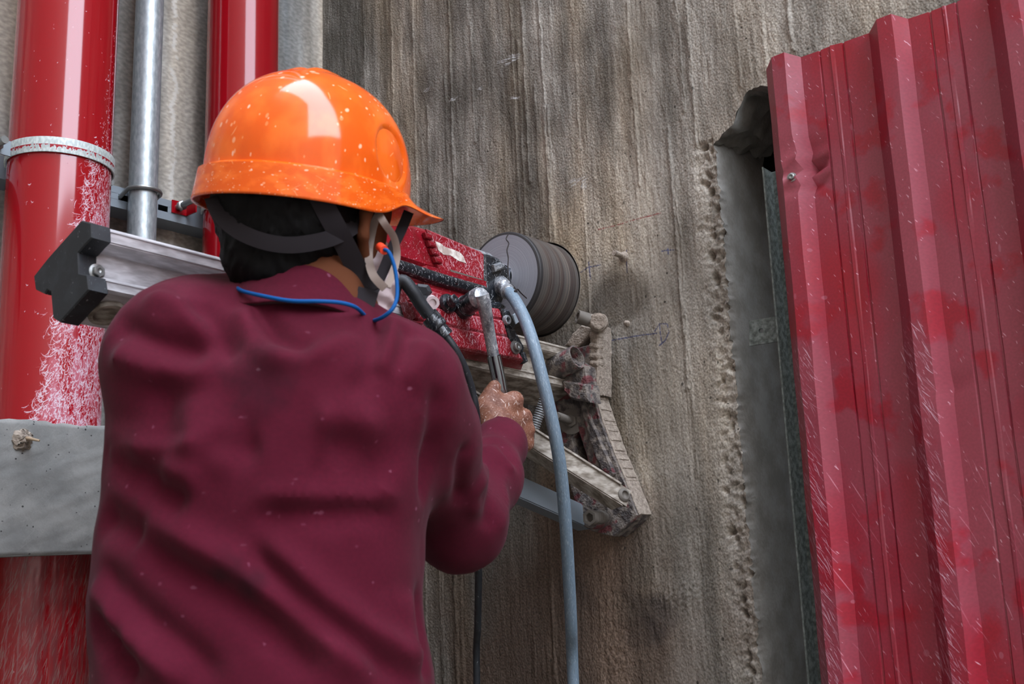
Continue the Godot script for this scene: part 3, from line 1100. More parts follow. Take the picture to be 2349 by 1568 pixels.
func vertical_pipe(called: String, x: float, z: float, r: float, m: Material, label: String, category: String, lo := 0.0, hi := 10.0) -> Node3D:
	var b := Build.new()
	var path := PackedVector3Array()
	for y in [lo, 0.95, 1.55, 2.15, 2.75, hi]: path.append(Vector3(x, y, z))
	tube(b, path, r, 64)
	for i in b.v.size(): b.uv[i] = Vector2(b.uv[i].x, (2.75 - b.v[i].y) / 1.8)
	var o := put(called, b.mesh(), m)
	tag(o, label, category)
	return o

func build_pipes() -> void:
	var face := -0.612                                   # front of the strut
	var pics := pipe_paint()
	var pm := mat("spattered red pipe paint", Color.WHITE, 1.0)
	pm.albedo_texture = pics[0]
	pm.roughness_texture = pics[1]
	pm.clearcoat_enabled = true
	pm.clearcoat = 0.25
	pm.clearcoat_roughness = 0.12
	var x1 := face + 0.085
	var p1 := oz(150, 200, 0.0)
	var a1 := ox(157, 0, x1).lerp(ox(112, 960, x1), 0.5)
	var r1 := 0.5 * (ox(268, 0, x1).distance_to(ox(47, 0, x1))) * 0.93
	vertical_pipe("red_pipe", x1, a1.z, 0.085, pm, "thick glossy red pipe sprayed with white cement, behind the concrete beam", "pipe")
	var x2 := face + 0.076
	var a2 := ox(559, 60, x2)
	vertical_pipe("red_pipe", x2, a2.z, 0.0745, mats["red pipe paint"], "clean glossy red pipe beside the orange hard hat", "pipe")
	var x3 := face + 0.028
	var a3 := ox(332, 360, x3)
	vertical_pipe("conduit_pipe", x3, a3.z, 0.0272, mats["galvanised steel"], "thin grey galvanised pipe between the two red pipes", "pipe")
	# strut channel along the wall
	var ys := ox(240, 444, face).y
	var b: Build
	var st := thing("strut_channel", Vector3(face, ys, 1.0), "grey slotted steel channel holding the pipes to the wall", "channel")
	b = Build.new()
	box(b, Vector3(face - 0.003, ys - 0.0215, 0.02), Vector3(face, ys - 0.0050, 2.0), 0.0006)
	box(b, Vector3(face - 0.003, ys + 0.0070, 0.02), Vector3(face, ys + 0.0215, 2.0), 0.0006)
	var slots := [ox(375, 478, face).z, ox(285, 452, face).z, 0.95, 1.3]
	var from := 0.02
	for zz in slots:
		box(b, Vector3(face - 0.003, ys - 0.0055, from), Vector3(face, ys + 0.0075, zz - 0.011), 0.0002)
		from = zz + 0.011
	box(b, Vector3(face - 0.003, ys - 0.0055, from), Vector3(face, ys + 0.0075, 2.0), 0.0002)
	put("front_flange", b.mesh(), mats["galvanised strut"], st)
	b = Build.new()
	box(b, Vector3(CORNER_X - 0.002, ys - 0.0215, 0.02), Vector3(face - 0.003, ys - 0.0175, 2.0), 0.001)
	put("lower_flange", b.mesh(), mats["galvanised strut"], st)
	b = Build.new()
	box(b, Vector3(CORNER_X - 0.002, ys + 0.0175, 0.02), Vector3(face - 0.003, ys + 0.0215, 2.0), 0.001)
	put("upper_flange", b.mesh(), mats["galvanised strut"], st)
	# strap clamps round the red pipes
	for k in 2:
		var c := Vector3(x1 if k == 0 else x2, 0, a1.z if k == 0 else a2.z)
		var r := 0.087 if k == 0 else 0.0765
		var yc := ox(110, 325, -0.45).y if k == 0 else ys + 0.01
		var cl := thing("pipe_clamp", Vector3(c.x, yc, c.z), "pale worn strap clamp round the thick red pipe" if k == 0 else "bolted strap clamp on the clean red pipe", "clamp")
		b = Build.new()
		var n := 56
		for i in n + 1:
			var a := -PI * 0.70 + PI * 1.30 * i / n
			var dir := Vector3(cos(a), 0, -sin(a))
			for e in [[0.0, -0.0135], [0.0025, -0.0135], [0.0025, 0.0135], [0.0, 0.0135]]:
				b.vert(c + dir * (r + e[0]) + Vector3(0, yc + e[1], 0), Vector2(i / 14.0, e[1] * 20.0))
		for i in n:
			for e in 3:
				var a := i * 4 + e
				b.quad(a + 1, a, a + 4, a + 5)
		var band_m := mat("worn zinc strap %d" % k, Color.WHITE, 0.6, 0.25)
		band_m.albedo_texture = strap_tex(k)
		put("band", b.mesh(), band_m, cl)
		# ears that run back to the strut, with their bolts
		for s in [-1.0, 1.0]:
			b = Build.new()
			var zz: float = c.z + s * (r + 0.002)
			box(b, Vector3(face - 0.002, yc - 0.0135, zz - 0.0015), Vector3(c.x - 0.04, yc + 0.0135, zz + 0.0015), 0.0006)
			box(b, Vector3(face, yc - 0.0135, minf(zz, zz + s * 0.035)), Vector3(face + 0.003, yc + 0.0135, maxf(zz, zz + s * 0.035)), 0.0006)
			put("ear", b.mesh(), mats["red pipe paint"] if k == 1 else mats["galvanised strut"], cl)
			b = Build.new()
			var reach := 0.06
			tube(b, PackedVector3Array([Vector3(face, yc, zz + s * 0.021), Vector3(face + reach, yc + 0.002, zz + s * 0.021)]), 0.0062, 12)
			lathe(b, Vector3(face + 0.012, yc, zz + s * 0.021), Vector3.RIGHT, [[0.0, 0], [0.0105, 0], [0.0105, 0.008], [0.0, 0.008]], 6)
			put("bolt", b.mesh(), mats["steel bolt"], cl)
	var tab := get_node("pipe_clamp") as Node3D
	b = Build.new()
	var yt := tab.position.y
	box(b, Vector3(x1 + 0.002, yt - 0.0135, a1.z + 0.0865), Vector3(x1 + 0.005, yt + 0.0135, a1.z + 0.14), 0.0006)
	put("tab", b.mesh(), mats["galvanised strut"], tab)
	b = Build.new()
	tube(b, PackedVector3Array([Vector3(x1 + 0.004, yt, a1.z + 0.115), Vector3(x1 + 0.035, yt + 0.001, a1.z + 0.112)]), 0.0068, 12)
	lathe(b, Vector3(x1 + 0.005, yt, a1.z + 0.115), Vector3.RIGHT, [[0.0, 0], [0.0115, 0], [0.0115, 0.009], [0.0, 0.009]], 6)
	put("bolt", b.mesh(), mats["steel bolt"], tab)
	# round steel U-bolt on the thin pipe
	b = Build.new()
	var pts := []
	for i in 19:
		var a := PI * (0.5 - i / 18.0) * 1.0
		pts.append(Vector3(x3, ys + 0.012 - 0.002, a3.z) + Vector3(cos(a), 0.06 * cos(a), -sin(a)) * 0.0322)
	pts.push_front(Vector3(face - 0.01, ys - 0.002, pts[0].z))
	pts.append(Vector3(face - 0.01, ys - 0.002, pts[-1].z))
	tube(b, curve(pts, 3), 0.0042, 12)
	tag(put("u_bolt", b.mesh(), mats["steel bolt"]), "bright steel U-bolt round the thin galvanised pipe", "bolt")

func strap_tex(k: int) -> ImageTexture:
	var n := stretched(310 + k, 0.03, 512, 128, 512, 128, 4)
	var p := Paint.new(512, 128, Color8(176, 186, 184))
	for j in 128:
		for i in 512:
			var t := (n[j * 512 + i] - 128.0) / 128.0
			var edge := absf(j - 64.0) / 64.0
			var c := Color8(164, 172, 170).lerp(Color8(196, 204, 200), clampf(0.5 + t, 0.0, 1.0))
			if j > 64 and edge + t * 0.35 > 0.88: c = Color8(142, 16, 28)
			var q := (j * 512 + i) * 3
			p.data[q] = c.r8; p.data[q + 1] = c.g8; p.data[q + 2] = c.b8
	return p.texture()

# ---------------------------------------------------------------- ribbed sheet, its post
func sheet_profile() -> Array:
	var out := []
	var x := 0.512
	for k in 6:
		for q in [[0.0, 0.0], [0.0215, 0.026], [0.0435, 0.026], [0.0600, 0.0], [0.0895, 0.0], [0.0905, -0.0022], [0.0925, -0.0022], [0.0935, 0.0], [0.1080, 0.0], [0.1095, 0.0014], [0.1135, 0.0014], [0.1150, 0.0], [0.1275, 0.0], [0.1285, -0.0022], [0.1305, -0.0022], [0.1315, 0.0]]:
			out.append(Vector2(x + q[0], q[1]))
		x += 0.1705
	return out

func sheet_tex() -> Array:
	var w := 1400
	var h := 2000            # 0.7 m by 1.1 m
	var p := Paint.new(350, 500, Color.RED)
	var d1 := stretched(401, 0.012, 350, 250, 350, 500, 5)
	var d2 := stretched(402, 0.006, 350, 500, 350, 500, 4)
	var wipe := stretched(404, 0.02, 350, 500, 350, 500, 5)
	for i in 350 * 500:
		var y := (i / 350) / 500.0
		var film := clampf(0.78 + (d1[i] - 128.0) / 260.0 + (d2[i] - 128.0) / 200.0, 0.0, 1.0)
		var clean := clampf((wipe[i] - 156.0) / 40.0, 0.0, 1.0)
		film *= 1.0 - 0.75 * clean
		var c := Color8(146, 14, 32).lerp(Color8(138, 64, 76), film * 0.85)
		p.data[i * 3] = c.r8; p.data[i * 3 + 1] = c.g8; p.data[i * 3 + 2] = c.b8
	var im := Image.create_from_data(350, 500, false, Image.FORMAT_RGB8, p.data)
	im.resize(w, h, Image.INTERPOLATE_CUBIC)
	var g := stretched(403, 0.2, 700, 1000, w, h, 2)
	p.w = w
	p.h = h
	p.data = im.get_data()
	var q := Paint.new(w, h, Color(0.42, 0.42, 0.42))
	for i in w * h:
		var f := 0.93 + g[i] / 255.0 * 0.14
		p.data[i * 3] = mini(255, int(p.data[i * 3] * f))
		p.data[i * 3 + 1] = mini(255, int(p.data[i * 3 + 1] * f))
		p.data[i * 3 + 2] = mini(255, int(p.data[i * 3 + 2] * f))
	rng.seed = 405
	# flecks all over, long driven splashes low on the flanks that face the drill
	for i in 1500:
		var x := rng.randf() * w
		var y := rng.randf() * h
		p.stroke(x, y, PI / 2 - 0.5 + rng.randf_range(-0.3, 0.3), rng.randf_range(2, 14), rng.randf_range(0.6, 1.5), Color8(202, 160, 168), rng.randf_range(0.25, 0.8))
	for rib in 3:
		for i in 700:
			var t := 1.0 - pow(rng.randf(), 1.6)
			var y := h * (0.42 + 0.58 * t)
			var x := (rib * 0.1705 + rng.randf_range(-0.006, 0.036)) / 0.7 * w
			var col := Color8(206, 178, 190)
			p.stroke(x, y, PI / 2 - 0.55 + rng.randf_range(-0.25, 0.25), rng.randf_range(6, 50), rng.randf_range(0.5, 1.4), col, rng.randf_range(0.1, 0.55), rng.randf_range(-0.3, 0.3))
	for i in 260:
		var x := rng.randf() * w
		var y := h * rng.randf_range(0.55, 1.0)
		p.stroke(x, y, PI / 2 - 0.45 + rng.randf_range(-0.15, 0.15), rng.randf_range(15, 90), rng.randf_range(0.6, 1.3), Color8(196, 140, 150), rng.randf_range(0.2, 0.6))
	for i in 26:
		p.blob(rng.randf() * w, rng.randf() * h, rng.randf_range(3, 9), rng.randf_range(4, 14), Color8(176, 130, 138), rng.randf_range(0.25, 0.5))
	return [p.texture(), q.texture()]

func build_sheet() -> void:
	var pics := sheet_tex()
	var m := mat("dusty red sheet paint", Color.WHITE, 1.0, 0.0, 0.55)
	m.albedo_texture = pics[0]
	m.roughness_texture = pics[1]
	relief(m, soft, 0.02)
	var prof := sheet_profile()
	var zs := 0.052
	var top := 2.008
	var b := Build.new()
	var rows := 110
	var run := 0.0
	var lens := [0.0]
	for i in range(1, prof.size()): lens.append(lens[-1] + prof[i].distance_to(prof[i - 1]))
	var dent := oz(1842, 385, zs + 0.012)
	var kink := oz(2160, 880, zs + 0.02)
	for j in rows + 1:
		var y := lerpf(0.15, top, pow(float(j) / rows, 0.8))
		for i in prof.size():
			var q: Vector2 = prof[i]
			var p := Vector3(q.x - 0.010 * (2.0 - y), y, zs + q.y)
			p.x += 0.0012 * nz(y * 5.0, i * 0.3)
			p.z += 0.0012 * nz(y * 4.0 + 9.0, i * 0.7)
			if j == rows: p.y += 0.004 * q.y / 0.026 + 0.0012 * nz(q.x * 30.0, 0.0)
			b.vert(p, Vector2((q.x - 0.512) / 0.7, (top - y) / 1.1))
	# buckles where the ribs were hit
	for i in b.v.size():
		for d in [[dent, 0.055, 0.022], [kink, 0.022, 0.012]]:
			var e: Vector3 = (b.v[i] - d[0])
			var l: float = Vector2(e.x * 1.6, e.y).length() / d[1]
			if l < 1.0:
				b.v[i] += Vector3(0.4, 0, -1.0) * d[2] * (1.0 - l) * (0.45 + 0.55 * cos(e.y * 190.0)) * (1.0 if absf(e.x) < 0.03 else 0.0)
	# sharp folds: every face with corners of its own
	var f := Build.new()
	for i in prof.size() - 1:
		var s := f.v.size()
		for j in rows + 1:
			for k in 2:
				var a := j * prof.size() + i + k
				f.vert(b.v[a], b.uv[a])
		for j in rows:
			var a := s + j * 2
			f.quad(a, a + 1, a + 3, a + 2)
	var sheet := put("ribbed_sheet", f.mesh(), m)
	tag(sheet, "dusty red ribbed metal sheet standing over the wall opening", "sheet")
	# screws
	for q in [[1816, 407, 0.026], [2346, 206, 0.0], [2348, 250, 0.0]]:
		var sb := Build.new()
		bolt(sb, oz(q[0], q[1], zs + q[2] - 0.001), Vector3(0.1, 0, 1), 0.0052, 1.45)
		put("screw", sb.mesh(), mats["steel bolt"], sheet)
	# galvanised post and its fixing plate in the opening
	var post := thing("steel_post", Vector3(0.49, 0, 0.02), "dusty galvanised post behind the edge of the red sheet", "post")
	var pb := Build.new()
	var pt := oz(1766, 396, 0.012).y
	slab(pb, [Vector3(0.468, 0.0, 0.012), Vector3(0.505, 0.0, 0.012), Vector3(0.52, pt, 0.012), Vector3(0.484, pt, 0.012)], Vector3(0, 0, 0.003), 0.0008)
	slab(pb, [Vector3(0.468, 0.0, 0.045), Vector3(0.468, 0.0, 0.01), Vector3(0.484, pt, 0.01), Vector3(0.484, pt, 0.045)], Vector3(-0.003, 0, 0), 0.0008)
	put("channel", pb.mesh(), mats["dusty galvanised post"], post)
	pb = Build.new()
	var hc := oz(1745, 758, 0.008)
	var rim := []
	for q in [[1718, 735], [1718, 764], [1718, 793], [1760, 786.5], [1802, 780], [1801, 751], [1800, 722], [1760, 728.5]]: rim.append(oz(q[0], q[1], 0.008))
	for i in 8:
		var w0: Vector3 = (rim[i] - hc).normalized() * 0.0045
		var w1: Vector3 = (rim[(i + 1) % 8] - hc).normalized() * 0.0045
		slab(pb, [hc + w0, rim[i], rim[(i + 1) % 8], hc + w1], Vector3(0, 0, 0.004), 0.00005)
	put("fixing_plate", pb.mesh(), mats["dusty galvanised post"], post)

# ---------------------------------------------------------------- drill stand: base casting, rail, braces
func rp(x: float, y: float, z: float) -> Vector3:      # a point of the rail's cross-section carried along the rail
	return Vector3(x + 0.0044 * (0.97 - z), y - 0.0297 * (0.97 - z), z)
func pix(list: Array, plane: float, across_x := true) -> Array:
	var out := []
	for q in list: out.append(ox(q[0], q[1], plane) if across_x else oz(q[0], q[1], plane))
	return out

const RAIL := [[0.079, 1.556], [0.0815, 1.558], [0.0815, 1.571], [0.0765, 1.574], [0.0610, 1.576], [0.0610, 1.607], [0.077, 1.611], [0.0815, 1.614], [0.0815, 1.629], [0.0785, 1.633], [0.055, 1.642], [-0.005, 1.620], [-0.012, 1.60], [-0.008, 1.545], [0.0, 1.538], [0.016, 1.531]]
const CAP := [[187.5, 505], [210.5, 511], [212, 545], [197, 560], [180, 580], [182, 626], [201, 630], [205, 664], [138, 739], [122, 729], [117, 668], [109, 664], [103, 674], [82, 664], [78, 633], [111, 591]]

func build_stand() -> void:
	var st := thing("drill_stand", Vector3(0.1, 1.29, 0.02), "drill stand of pale rail, braces and mud-caked red base bolted to wall", "drill stand")
	var b: Build
	# rail, clean near its end, caked with slurry near the wall
	for k in 2:
		var za: float = [0.952, 0.46][k]
		var zb: float = [0.46, 0.045][k]
		b = Build.new()
		var ring := []
		for q in RAIL: ring.append(rp(q[0], q[1], za))
		slab(b, ring, rp(0, 0, za) - rp(0, 0, zb), 0.0006)
		for g in [1.6285, 1.6165, 1.5695, 1.5595]:         # pressed lines on the flanges
			slab(b, [rp(0.0815, g - 0.0012, za), rp(0.0830, g - 0.0006, za), rp(0.0830, g + 0.0006, za), rp(0.0815, g + 0.0012, za)], rp(0, 0, za) - rp(0, 0, zb), 0.0001)
		put("rail", b.mesh(), mats["scuffed aluminium"] if k == 0 else mats["slurry covered aluminium"], st)
	b = Build.new()
	slab(b, pix(CAP, 0.974, false), Vector3(0.0005, 0.001, 0.024), 0.0015)
	var cap := put("end_cap", b.mesh(), mats["black rubber"], st)
	cap.set_meta("label", "worn black rubber end cap")
	b = Build.new()
	bolt(b, ox(222, 624, 0.0612), Vector3(1, 0, 0), 0.0072, 1.35)
	put("bolt", b.mesh(), mats["steel bolt"], st)
	var under := (rp(0.079, 1.556, 0.93) + rp(0.016, 1.531, 0.93)) * 0.5
	var down := Vector3(0.37, -0.93, 0).normalized()
	b = Build.new()
	lathe(b, under, down, [[0.0225, -0.002], [0.0215, 0.006], [0.0215, 0.006], [0.0165, 0.006], [0.0165, 0.006], [0.0165, 0.0006], [0.0165, 0.0006], [0.0, 0.0006]], 32)  # raised ring added in place of a flush hole, dark inside by its depth
	put("collar", b.mesh(), mats["slurry covered aluminium"], st)
	# base casting
	var zf := 0.047
	b = Build.new()
	# two halves that leave the slot for the anchor open between them
	slab(b, pix([[1305, 800], [1357, 790], [1358, 900], [1382, 974], [1406, 1041], [1432, 1102], [1461, 1180], [1452, 1192], [1408, 1230], [1370, 1222], [1347, 1074], [1350, 1062], [1340, 1028], [1330, 1000], [1322, 985]], zf, false), Vector3(0, 0, zf - 0.001), 0.002)
	slab(b, pix([[1305, 800], [1322, 985], [1312, 1003], [1318, 1036], [1332, 1062], [1347, 1074], [1370, 1222], [1348, 1214], [1318, 1150], [1290, 1060], [1262, 960], [1250, 880]], zf, false), Vector3(0, 0, zf - 0.001), 0.002)
	crust(b, 5, 0.0015)
	var base := put("base_casting", b.mesh(), mats["mud caked red casting"], st)
	# pale dried slurry over the flank of the casting
	b = Build.new()
	var flank := [[1358, 900], [1382, 974], [1406, 1041], [1432, 1102], [1461, 1180]]
	for i in 4:
		var p: Vector3 = oz(flank[i][0], flank[i][1], zf)
		var q: Vector3 = oz(flank[i + 1][0], flank[i + 1][1], zf)
		var outw := (q - p).cross(Vector3(0, 0, 1)).normalized()
		if outw.x < 0: outw = -outw
		var ring := [p + outw * 0.0025 - Vector3(0, 0, 0.004), q + outw * 0.0025 - Vector3(0, 0, 0.004), q + outw * 0.0025 - Vector3(0, 0, zf - 0.003), p + outw * 0.0025 - Vector3(0, 0, zf - 0.003)]
		slab(b, ring, outw * 0.003, 0.0008)
		for k in 3:                                        # rungs
			var c := p.lerp(q, (k + 0.5) / 3.0) + outw * 0.0025 - Vector3(0, 0, zf * 0.5)
			if i < 3: block(b, c, outw * 0.0013, (q - p).normalized() * 0.0024, Vector3(0, 0, zf * 0.36), 0.001)
	crust(b, 3, 0.0011)
	put("slurry_crust", b.mesh(), mats["dried slurry"], base)
	# upper column with its ribs
	b = Build.new()
	slab(b, pix([[1352, 745], [1372, 745], [1372, 905], [1357, 903], [1353, 850]], zf, false), Vector3(0, 0, zf - 0.001), 0.003)
	for y in [768, 792, 815, 832]:
		tube(b, PackedVector3Array([oz(1356, y, zf - 0.002), oz(1371, y + 2, zf - 0.002), oz(1376, y + 3, zf - 0.010), oz(1379, y + 3, 0.006)]), 0.0062, 10)
	crust(b, 5, 0.0015)
	put("upper_column", b.mesh(), mats["dried slurry"], base)
	# levelling screw in its boss
	b = Build.new()
	tube(b, PackedVector3Array([oz(1372, 738, 0.066), oz(1376, 742, 0.004)]), 0.0165, 20)
	tube(b, PackedVector3Array([oz(1372, 738, 0.072), oz(1372, 738, 0.064)]), 0.0135, 20)
	crust(b, 4, 0.0015)
	put("boss", b.mesh(), mats["dried slurry"], base)
	b = Build.new()
	var sa := oz(1345, 732, 0.072)
	tube(b, PackedVector3Array([sa, oz(1362, 737, 0.06)]), 0.0112, 16)
	for k in 4:
		var c := sa.lerp(oz(1362, 737, 0.06), 0.45 + 0.13 * k)
		lathe(b, c, oz(1362, 737, 0.06) - sa, [[0.0112, -0.0012], [0.0124, 0.0], [0.0112, 0.0012]], 16)
	put("levelling_screw", b.mesh(), mats["slurry covered aluminium"], st)
	b = Build.new()
	var ax := (sa - oz(1362, 737, 0.06)).normalized()
	lathe(b, sa - ax * 0.004, ax, [[0.0, 0.0], [0.013, 0.0], [0.013, 0.0], [0.013, 0.022], [0.013, 0.022], [0.0085, 0.022], [0.0085, 0.022], [0.0085, 0.008], [0.0, 0.008]], 6)
	put("square_socket", b.mesh(), mats["muddy steel"], st)
	# web between column and rail
	b = Build.new()
	slab(b, pix([[1296, 792], [1312, 765], [1333, 745], [1358, 752], [1352, 768], [1322, 800]], 0.035, false), Vector3(0, 0, 0.032), 0.002)
	crust(b, 4, 0.0015)
	put("web", b.mesh(), mats["dried slurry"], base)
	# pivot tube at the foot of the rail
	b = Build.new()
	var pa := oz(1324, 818, 0.085)
	var pd := (pa - oz(1268, 848, 0.085))
	lathe(b, pa - pd, pd, [[0.0, 0.0], [0.0225, 0.0], [0.0225, 0.0], [0.0225, pd.length()], [0.0225, pd.length()], [0.0185, pd.length()], [0.0185, pd.length()], [0.0185, pd.length() * 0.35], [0.0, pd.length() * 0.35]], 32)
	crust(b, 1, 0.001)
	put("pivot_tube", b.mesh(), mats["mud caked red casting"], st)
	b = Build.new()
	slab(b, pix([[1262, 838], [1300, 815], [1345, 840], [1350, 905], [1300, 900], [1262, 870]], 0.075, false), Vector3(0, 0, 0.035), 0.004)
	crust(b, 4, 0.0015)
	put("rail_foot", b.mesh(), mats["mud caked red casting"], st)
	b = Build.new()
	slab(b, pix([[1288, 872], [1345, 880], [1352, 922], [1310, 915], [1292, 895]], 0.088, false), Vector3(0, 0, 0.04), 0.003)
	crust(b, 4, 0.0015)
	put("foot_rib", b.mesh(), mats["mud caked red casting"], st)
	# raised red edge, slot, anchor
	b = Build.new()
	slab(b, pix([[1326, 918], [1338, 920], [1372, 1000], [1408, 1085], [1400, 1093], [1378, 1075], [1352, 1010]], zf + 0.008, false), Vector3(0, 0, 0.009), 0.002)
	crust(b, 4, 0.0015)
	put("raised_edge", b.mesh(), mats["mud caked red casting"], base)
	b = Build.new()
	var nut := oz(1312, 966, zf)
	var nd := (oz(1290, 958, zf + 0.05) - nut).normalized()
	bolt(b, nut, nd, 0.0125, 1.9)
	tube(b, PackedVector3Array([nut, nut + nd * 0.085]), 0.0068, 12)
	for k in 12: lathe(b, nut + nd * (0.02 + 0.005 * k), nd, [[0.0066, -0.0014], [0.0078, 0.0], [0.0066, 0.0014]], 12)
	put("anchor_rod", b.mesh(), mats["muddy steel"], st)
	# lug and lower levelling screw
	b = Build.new()
	var lug := oz(1368, 1168, zf)
	lathe(b, lug - Vector3(0, 0, 0.03), Vector3(0.05, 0.0, 1), [[0.0, 0.0], [0.034, 0.0], [0.034, 0.0], [0.034, 0.046], [0.034, 0.046], [0.031, 0.05], [0.0, 0.05]], 32)
	crust(b, 1, 0.0015)
	put("lug", b.mesh(), mats["mud caked red casting"], base)
	b = Build.new()
	var la := oz(1385, 1185, zf + 0.015)
	var lb := oz(1358, 1186, zf + 0.055)
	tube(b, PackedVector3Array([la, lb]), 0.0105, 16)
	for k in 4: lathe(b, la.lerp(lb, 0.25 + 0.15 * k), lb - la, [[0.0105, -0.0016], [0.0118, 0.0], [0.0105, 0.0016]], 16)
	lathe(b, lb - (lb - la).normalized() * 0.004, lb - la, [[0.0, 0.0], [0.0135, 0.0], [0.0135, 0.0], [0.0135, 0.014], [0.0135, 0.014], [0.0085, 0.014], [0.0085, 0.014], [0.0085, 0.002], [0.0, 0.002]], 6)
	put("levelling_screw", b.mesh(), mats["muddy steel"], st)
	# braces
	var starts := [oz(1428, 1136, 0.082), oz(1352, 1188, 0.05)]
	var ends := [rp(0.058, 1.535, 0.385), rp(0.0, 1.53, 0.74)]
	for k in 2:
		var d: Vector3 = (ends[k] - starts[k]).normalized()
		var sx := (Vector3.RIGHT - d * d.x).normalized()
		var sy := d.cross(sx)
		if sy.y < 0: sy = -sy
		var len2: float = starts[k].distance_to(ends[k]) * 0.5
		var mid: Vector3 = (starts[k] + ends[k]) * 0.5
		b = Build.new()
		var hh := 0.0155 if k == 0 else 0.0165
		block(b, mid, sx * 0.003, sy * hh, d * (len2 + 0.012), 0.001)
		block(b, mid - sx * 0.014 - sy * hh, sx * 0.015, sy * 0.002, d * (len2 + 0.005), 0.0008)
		block(b, mid - sx * 0.014 + sy * hh, sx * 0.0165 if k == 0 else sx * 0.015, sy * 0.002, d * (len2 + 0.005) if k else d * (len2 - 0.012), 0.0008)
		if k == 0: block(b, mid + sx * 0.004 + sy * (hh - 0.001), sx * 0.003, sy * 0.0018, d * (len2 - 0.012), 0.0006)
		var br := put("brace", b.mesh(), mats["slurry covered aluminium"] if k == 0 else mats["galvanised strut"], st)
		for e in 2:
			b = Build.new()
			var c: Vector3 = starts[k].lerp(ends[k], 0.0 if e == 0 else 0.53)
			lathe(b, c + sx * 0.003, sx, [[0.0, -0.002], [0.0118, -0.002], [0.0118, 0.0016], [0.0118, 0.0016], [0.0092, 0.0052], [0.0068, 0.005], [0.0068, 0.005], [0.006, 0.0006], [0.0, 0.0006]], 24)
			if k == 0: put("bushing", b.mesh(), mats["muddy steel"], br)
	# ribbed clear tube that hangs from the rail
	b = Build.new()
	var ra := dp(1252, 905, 1.66)
	var rb := dp(1222, 992, 1.655)
	var prof := []
	var n := 17
	for i in n:
		var l := ra.distance_to(rb) * i / n
		prof.append([0.0068, l])
		prof.append([0.0088, l + ra.distance_to(rb) / n * 0.35])
		prof.append([0.0088, l + ra.distance_to(rb) / n * 0.65])
	lathe(b, ra, rb - ra, prof, 18)
	put("ribbed_tube", b.mesh(), mats["clear ribbed tube"], st)

